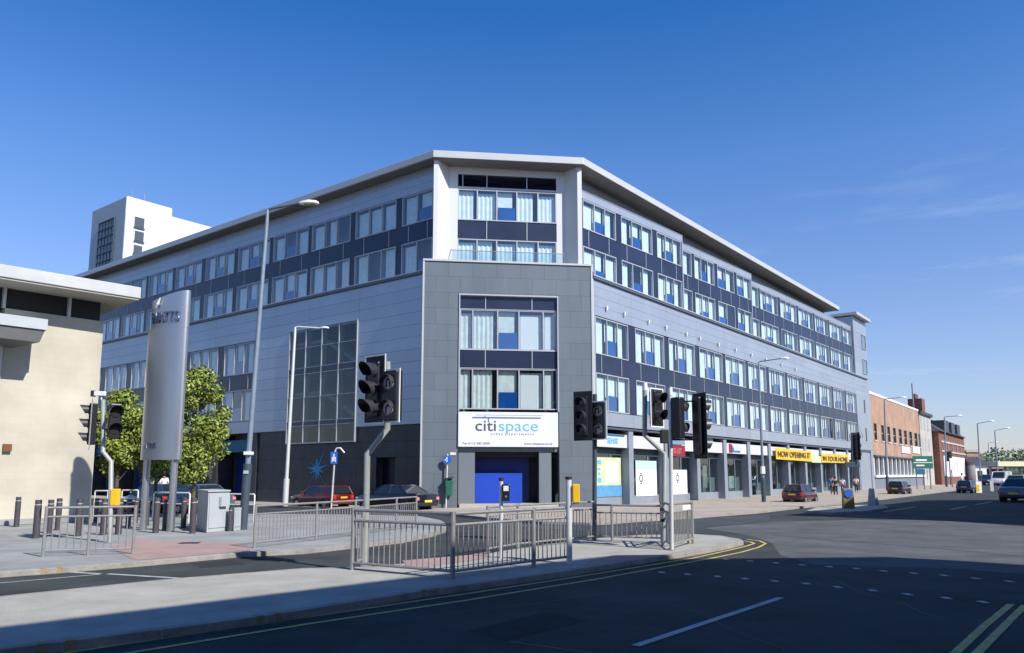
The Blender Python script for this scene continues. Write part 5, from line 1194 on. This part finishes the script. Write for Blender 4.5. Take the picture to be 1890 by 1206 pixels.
# ================================================================== CARS
def car(label, loc, yaw, kind='hatch', col=(.2,.01,.01), L_=4.0, W=1.68, H=1.42, scale=1, name='parked_car', plate='plate', cat='car', white_van=False):
    t = thing(name, label, cat, loc, yaw, 'cars along the streets', scale=scale)
    paint = mat('paint_%02d%02d%02d' % tuple(int(c*99) for c in col), col, .28, .3, var=.04, spec=.6, coat=.8)
    b = {'hatch': [(-.5,.50,.90),(-.492,.80,.95),(-.47,.90,.98),(-.25,.93,1),(.0,.92,1),(.24,.92,1),(.30,.90,.99),(.42,.80,.95),(.475,.70,.89),(.5,.5,.82)],
         'saloon': [(-.5,.55,.88),(-.49,.88,.93),(-.44,.95,.96),(-.34,.96,1),(0,.93,1),(.22,.92,1),(.28,.90,.99),(.42,.80,.95),(.48,.68,.88),(.5,.48,.80)],
         'estate': [(-.5,.5,.92),(-.495,.80,.96),(-.48,.92,.98),(-.25,.94,1),(0,.93,1),(.20,.92,1),(.27,.90,.99),(.42,.80,.95),(.48,.68,.88),(.5,.48,.80)],
         'van': [(-.5,.6,.95),(-.495,1.0,.98),(-.45,1.1,1),(0,1.1,1),(.2,1.1,1),(.30,1.08,.99),(.42,.98,.95),(.48,.75,.9),(.5,.5,.85)]}[kind]
    q = MB(); vs = []; fs = []; K = 12
    for (fx, zt, wf) in b:
        w_ = W/2*wf; zb_ = .22 if abs(fx) < .46 else .30
        half = [(0,zb_),(w_*.85,zb_),(w_*.97,zb_+.10),(w_,.55*zt+.12),(w_*.975,zt-.10),(w_*.90,zt-.01),(0,zt+.02)]
        rg = half+[(-y, z) for y, z in half[-2:0:-1]]
        vs += [(fx*L_, y, z) for y, z in rg]
    K = 12
    for i in range(len(b)-1):
        for j in range(K): fs.append((i*K+j, i*K+(j+1)%K, (i+1)*K+(j+1)%K, (i+1)*K+j))
    fs += [tuple(range(K)), tuple(range((len(b)-1)*K, len(b)*K))]
    q.add(vs, fs); body = q.obj('body', paint, t, smooth=True)
    g_ = {'hatch': (-.475,-.40,.09,.27), 'saloon': (-.36,-.20,.08,.25), 'estate': (-.488,-.44,.06,.23), 'van': (-.49,-.485,.20,.34)}[kind]
    zb_ = .90 if kind != 'van' else 1.05; wb, wt_ = W/2*.90, W/2*(.70 if kind != 'van' else .86)
    def gh(x0, x1, x2, x3, z0, z1, a, c):
        return [(x0,-a,z0),(x3,-a,z0),(x3,a,z0),(x0,a,z0),(x1,-c,z1),(x2,-c,z1),(x2,c,z1),(x1,c,z1)]
    q = MB(); q.hexa(gh(g_[0]*L_, g_[1]*L_, g_[2]*L_, g_[3]*L_, zb_, H-.06, wb, wt_)); q.obj('windows', M['carglass'] if not (kind == 'van') else paint, t, bevel=.03)
    q = MB(); x1, x2 = g_[1]*L_-.03, g_[2]*L_+.03
    q.hexa([(x1,-wt_-.02,H-.08),(x2,-wt_-.02,H-.08),(x2,wt_+.02,H-.08),(x1,wt_+.02,H-.08),(x1+.12,-wt_*.85,H),(x2-.25,-wt_*.85,H),(x2-.25,wt_*.85,H),(x1+.12,wt_*.85,H)]); q.obj('roof', paint, t, bevel=.03)
    xm = (g_[1]+g_[2])/2*L_
    for s in (-1,1):
        for (xa, xb) in ((g_[0]*L_, g_[1]*L_), (xm-.02, xm), (g_[3]*L_, g_[2]*L_)):
            q = MB(); q.tube([(xa, s*wb, zb_-.02), (xb, s*wt_, H-.07)], .038, 6); q.obj('pillar', paint if xa != xm-.02 else M['blackm'], t, smooth=True)
        if kind == 'estate': q = MB(); q.tube([(-.27*L_, s*wb, zb_-.02), (-.27*L_, s*wt_, H-.07)], .045, 6); q.obj('pillar', paint, t)
        q = MB(); q.box(g_[3]*L_-.25, g_[3]*L_-.12, s*(W/2+.02)-.08, s*(W/2+.02)+.08, .92, 1.04); q.obj('mirror', paint, t, bevel=.03)
        q = MB(); zz = .72 if kind != 'van' else .9; q.box(-L_/2-.012, -L_/2+.10, min(s*W*.36, s*W*.475), max(s*W*.36, s*W*.475), zz-.12, zz+.12 if kind != 'saloon' else zz+.04); q.obj('tail_light', M['tail'] if kind != 'saloon' else M['tailpink'], t, bevel=.02)
        q = MB(); q.box(L_/2-.18, L_/2-.02, min(s*W*.27, s*W*.42), max(s*W*.27, s*W*.42), .56, .70); q.obj('headlight', M['white'], t, bevel=.02)
        for fx in (-.31,.31):
            cx = fx*L_; q = MB(); q.tube([(cx, s*(W/2-.30), .31), (cx, s*(W/2+.012), .31)], .36, 24); q.obj('wheel_arch', M['blackm'], t, smooth=True)
            q = MB(); q.tube([(cx, s*(W/2-.20), .30), (cx, s*(W/2-.02), .30), (cx, s*(W/2+.022), .30)], [.30,.30,.275], 24); wh_ = q.obj('wheel', M['tyre'], t, smooth=True)
            q = MB(); q.tube([(cx, s*(W/2+.0), .30), (cx, s*(W/2+.03), .30)], [.19,.17], 14); q.obj('rim', M['rim'], wh_, smooth=True)
    for e in (-1,1):
        q = MB(); q.box(min(e*L_/2,e*(L_/2-.2))-.02*(e<0), max(e*L_/2,e*(L_/2-.2))+.02*(e>0), -W*.41, W*.41, .30, .48); q.obj('bumper', mat('bumper_%02d%02d%02d' % tuple(int(c*99) for c in col), tuple(c*.6+.01 for c in col), .5), t, bevel=.04)
    zp = .70 if kind in ('estate','hatch') else .55
    q = MB(); q.box(-L_/2-.035, -L_/2-.0, -.26, .26, zp-.055, zp+.055); q.obj('number_plate', M[plate], t)
    if kind in ('hatch','estate'):
        q = MB(); q.add([(g_[0]*L_-.035,-wb*.8,zb_+.04),(g_[0]*L_-.035,wb*.8,zb_+.04),(g_[1]*L_-.035,wt_*.82,H-.12),(g_[1]*L_-.035,-wt_*.82,H-.12)], [(0,1,2,3)]); q.obj('rear_window', M['carglass'], t)
    if kind == 'van':
        for s in (-1,1): q = MB(); q.box(-L_/2-.02, -L_/2+.0, min(s*.1, s*W*.40), max(s*.1, s*W*.40), 1.25, H-.25); q.obj('rear_window', M['carglass'], t)
        q = MB(); q.add([(.345*L_,-wb*.85,1.12),(.345*L_,wb*.85,1.12),(.21*L_,wt_*.85,H-.12),(.21*L_,-wt_*.85,H-.12)], [(0,1,2,3)]); q.obj('windscreen', M['carglass'], t)
    return t
def cg(x, y): p = G(x, y, 0); return (p[0], p[1], 0)
car('dark red estate car parked before the dark stone wall', cg(592,938), R(143), 'estate', (.16,.01,.012), 4.3, 1.68, 1.42, .82, plate='plateor')
car('black saloon with pale tail lights parked beside the tower', cg(730,943), R(143), 'saloon', (.012,.010,.02), 4.7, 1.78, 1.40, .90)
car('dark green car with its bonnet behind the totem legs', cg(288,946), R(143), 'hatch', (.012,.035,.03), 4.1, 1.7, 1.45, .9)
car('silver blue car partly hidden behind the large cabinet', cg(365,943), R(143), 'saloon', (.10,.14,.19), 4.4, 1.7, 1.42, .9)
car('dark blue car hidden behind the cabinet and the silver blue car', cg(332,948), R(143), 'hatch', (.01,.02,.05), 4.1, 1.7, 1.4, .8)
car('dark red hatchback half on the kerb by the shop fronts', cg(1478,929), R(50), 'hatch', (.10,.012,.02), 3.7, 1.62, 1.45, .78)
car('small dark brown hatchback before the orange brick building', cg(1661,914), R(50), 'hatch', (.045,.02,.025), 3.7, 1.62, 1.45, .80)
car('blue hatchback driving away near the dark red brick building', cg(1787,910), R(47), 'hatch', (.01,.025,.10), 3.9, 1.65, 1.45, .80, name='moving_car')
car('dark blue car cut by the right photo edge', cg(1888,926), R(45), 'saloon', (.01,.025,.09), 4.5, 1.8, 1.45, 1.0, name='moving_car')
car('white van seen far down the street', (HZ(118,1849,893)[0], 118, 0), R(225), 'van', (.72,.73,.72), 4.8, 1.9, 2.05, 1.05, name='parked_van', cat='van')
car('dark car far away just left of the white van', (HZ(125,1822,892)[0], 125, 0), R(225), 'hatch', (.02,.03,.06), 4.0, 1.7, 1.5, 1.1)
car('grey car far away at the right photo edge above the blue car', (HZ(80,1884,900)[0], 80, 0), R(45), 'hatch', (.25,.28,.34), 4.0, 1.7, 1.5, 1.1, name='moving_car')

# ================================================================== PEOPLE
def person(label, x, y, h, top, legs, yaw=0, stride=.12, D=None, lean=0):
    b = gp(x, y) if D is None else (HZ(D, x, y)[0], D, .1)
    t = thing('person', label, 'person', b, R(yaw), 'people on the pavements', scale=h/1.75)
    def sk(name, pts, edges, rad, m, lv=1):
        me = bpy.data.meshes.new(name); me.from_pydata(pts, edges, []); me.materials.append(M[m]); o = bpy.data.objects.new(name, me); sc.collection.objects.link(o); o.parent = t
        o.modifiers.new('skin', 'SKIN'); 
        for i, r_ in enumerate(rad): me.skin_vertices[0].data[i].radius = (r_, r_*.85) if i else (r_, r_*.8)
        me.skin_vertices[0].data[0].use_root = True
        s = o.modifiers.new('sub', 'SUBSURF'); s.levels = lv; s.render_levels = lv; return o
    s = stride
    pts = [(0,0,.95),(0,0,1.18),(0,0,1.40),(0,0,1.50),(.0,.0,1.60),(0,.01,1.70), (.10,0,.88),(.11,s*.4,.50),(.11,s*-.2+.02,.08),(.11,s*-.2+.16,.04), (-.10,0,.88),(-.11,-s*.1,.50),(-.11,-s,.09),(-.11,-s+.13,.04),
           (.19,0,1.40),(.25,-.03,1.14),(.24,.08,.90),(.24,.12,.80), (-.19,0,1.40),(-.25,-.03,1.14),(-.24,.10,.92),(-.24,.15,.83)]
    ed = [(0,1),(1,2),(2,3),(3,4),(4,5),(0,6),(6,7),(7,8),(8,9),(0,10),(10,11),(11,12),(12,13),(2,14),(14,15),(15,16),(16,17),(2,18),(18,19),(19,20),(20,21)]
    rad = [.13,.12,.12,.05,.085,.085,.085,.06,.042,.035,.085,.06,.042,.035,.05,.042,.034,.03,.05,.042,.034,.03]
    sk('body', pts, ed, rad, 'skin')
    sk('shirt', [(0,0,.98),(0,0,1.2),(0,0,1.40),(.20,0,1.41),(.255,-.03,1.16),(-.20,0,1.41),(-.255,-.03,1.16)], [(0,1),(1,2),(2,3),(3,4),(2,5),(5,6)], [.165,.155,.15,.07,.062,.07,.062], top)
    sk('trousers', [(0,0,.96),(.10,0,.86),(.11,s*.4,.50),(.11,-s*.2+.02,.12),(-.10,0,.86),(-.11,-s*.1,.50),(-.11,-s,.12)], [(0,1),(1,2),(2,3),(0,4),(4,5),(5,6)], [.155,.105,.08,.062,.105,.08,.062], legs)
    q = MB(); q.tube([(0,-.015,1.62),(0,-.02,1.68),(0,-.015,1.76),(0,0,1.80)], [.092,.10,.09,.04], 10); q.obj('hair', M['hair'], t, smooth=True)
    return t
M['denim'] = mat('denim', (.03,.05,.11), .8); M['teeblue'] = mat('pale_blue_cloth', (.08,.26,.50), .8); M['darkcloth'] = mat('dark_cloth', (.02,.022,.03), .8)
person('person in a light blue top walking before the far shops', 1537, 914.5, 1.5, 'teeblue', 'denim', 150)
person('person in dark clothes beside the one in light blue', 1543, 916, 1.45, 'darkcloth', 'darkcloth', 150)
person('person in a white top left of the refuge signal', 1556, 912, 1.4, 'white', 'denim', 150)
person('person in a white top right of the refuge signal', 1581, 910, 1.45, 'white', 'darkcloth', -30)
person('person in white with dark hair behind the dark green car', 300, 932, 1.75, 'white', 'denim', 60, D=42)
person('person in pale shirt beside the one in white behind the dark green car', 283, 932, 1.7, 'signwhite', 'denim', 60, D=42.5)
person('person with fair top beyond the blue hatchback', 1777, 905, 1.7, 'white', 'darkcloth', 40, D=84)

# ================================================================== TREES
def tree(label, x, D, ytop, ybot, wpx, seed, n=5200, leaf=.085):
    X, zt = HZ(D, x, ytop); _, zb_ = HZ(D, x, ybot); rx = wpx*1.12/1430*D; cz = (zt+zb_)/2; rz = (zt-zb_)/2
    t = thing('street_tree', label, 'tree', (X, D, GZ), group='small leafy street trees'); rt = random.Random(seed)
    q = MB(); q.tube([(0,0,-.05),(.02,0,zb_*.6),(0,.03,cz*.9),(.02,0,cz+rz*.5)], [.09,.075,.06,.025], 10)
    for k in range(9):
        a = k*2.4; z0 = zb_*.75+k*.12; r_ = rx*.7; q.tube([(0,0,z0),(math.cos(a)*r_*.5,math.sin(a)*r_*.5,z0+.45),(math.cos(a)*r_,math.sin(a)*r_,z0+.9)], [.04,.025,.01], 6)
    q.obj('trunk', M['bark'], t, smooth=True)
    cl = []
    for k in range(46):
        a = rt.uniform(0,6.283); u = rt.uniform(-1,1); r_ = rt.uniform(.35,.97); w_ = (1.08-.5*max(0,u)**2); s_ = math.sqrt(max(0,1-u*u*.95))
        cl.append((Vector((math.cos(a)*s_*rx*r_*w_, math.sin(a)*s_*rx*r_*w_, cz-GZ+u*rz*.9)), rt.uniform(.25,.48)*rx))
    q = MB(); n_ = n//len(cl)
    for c, r_ in cl:
        for k in range(n_):
            d = Vector((rt.gauss(0,1),rt.gauss(0,1),rt.gauss(0,1))).normalized(); p = c+d*r_*rt.uniform(.55,1.05)
            nrm = (d+Vector((rt.gauss(0,.6),rt.gauss(0,.6),rt.gauss(0,.6)+.4))).normalized(); u = nrm.orthogonal().normalized(); u = (Matrix.Rotation(rt.uniform(0,6.28),3,nrm)@u); v = nrm.cross(u); s_ = leaf*rt.uniform(.6,1.25)
            q.cur = rt.choice((0,0,1,2)); q.add([p-u*s_, p-v*s_*.45, p+u*s_, p+v*s_*.45], [(0,1,2,3)])
    q.obj('crown', [M['foliage'], mat('leaf_deep', (.14,.20,.035), .5, var=.4, scale=3), mat('leaf_pale', (.26,.29,.06), .5, var=.4, scale=3)], t)
    return t
tree('bright green street tree right of the steel totem', 368, 29.5, 686, 884, 56, 3, 12500)
tree('darker street tree behind the totem and left signal', 226, 31, 722, 876, 43, 8, 9000)
tree('small street tree mostly hidden behind the steel totem', 296, 32, 738, 880, 46, 12, 7000)
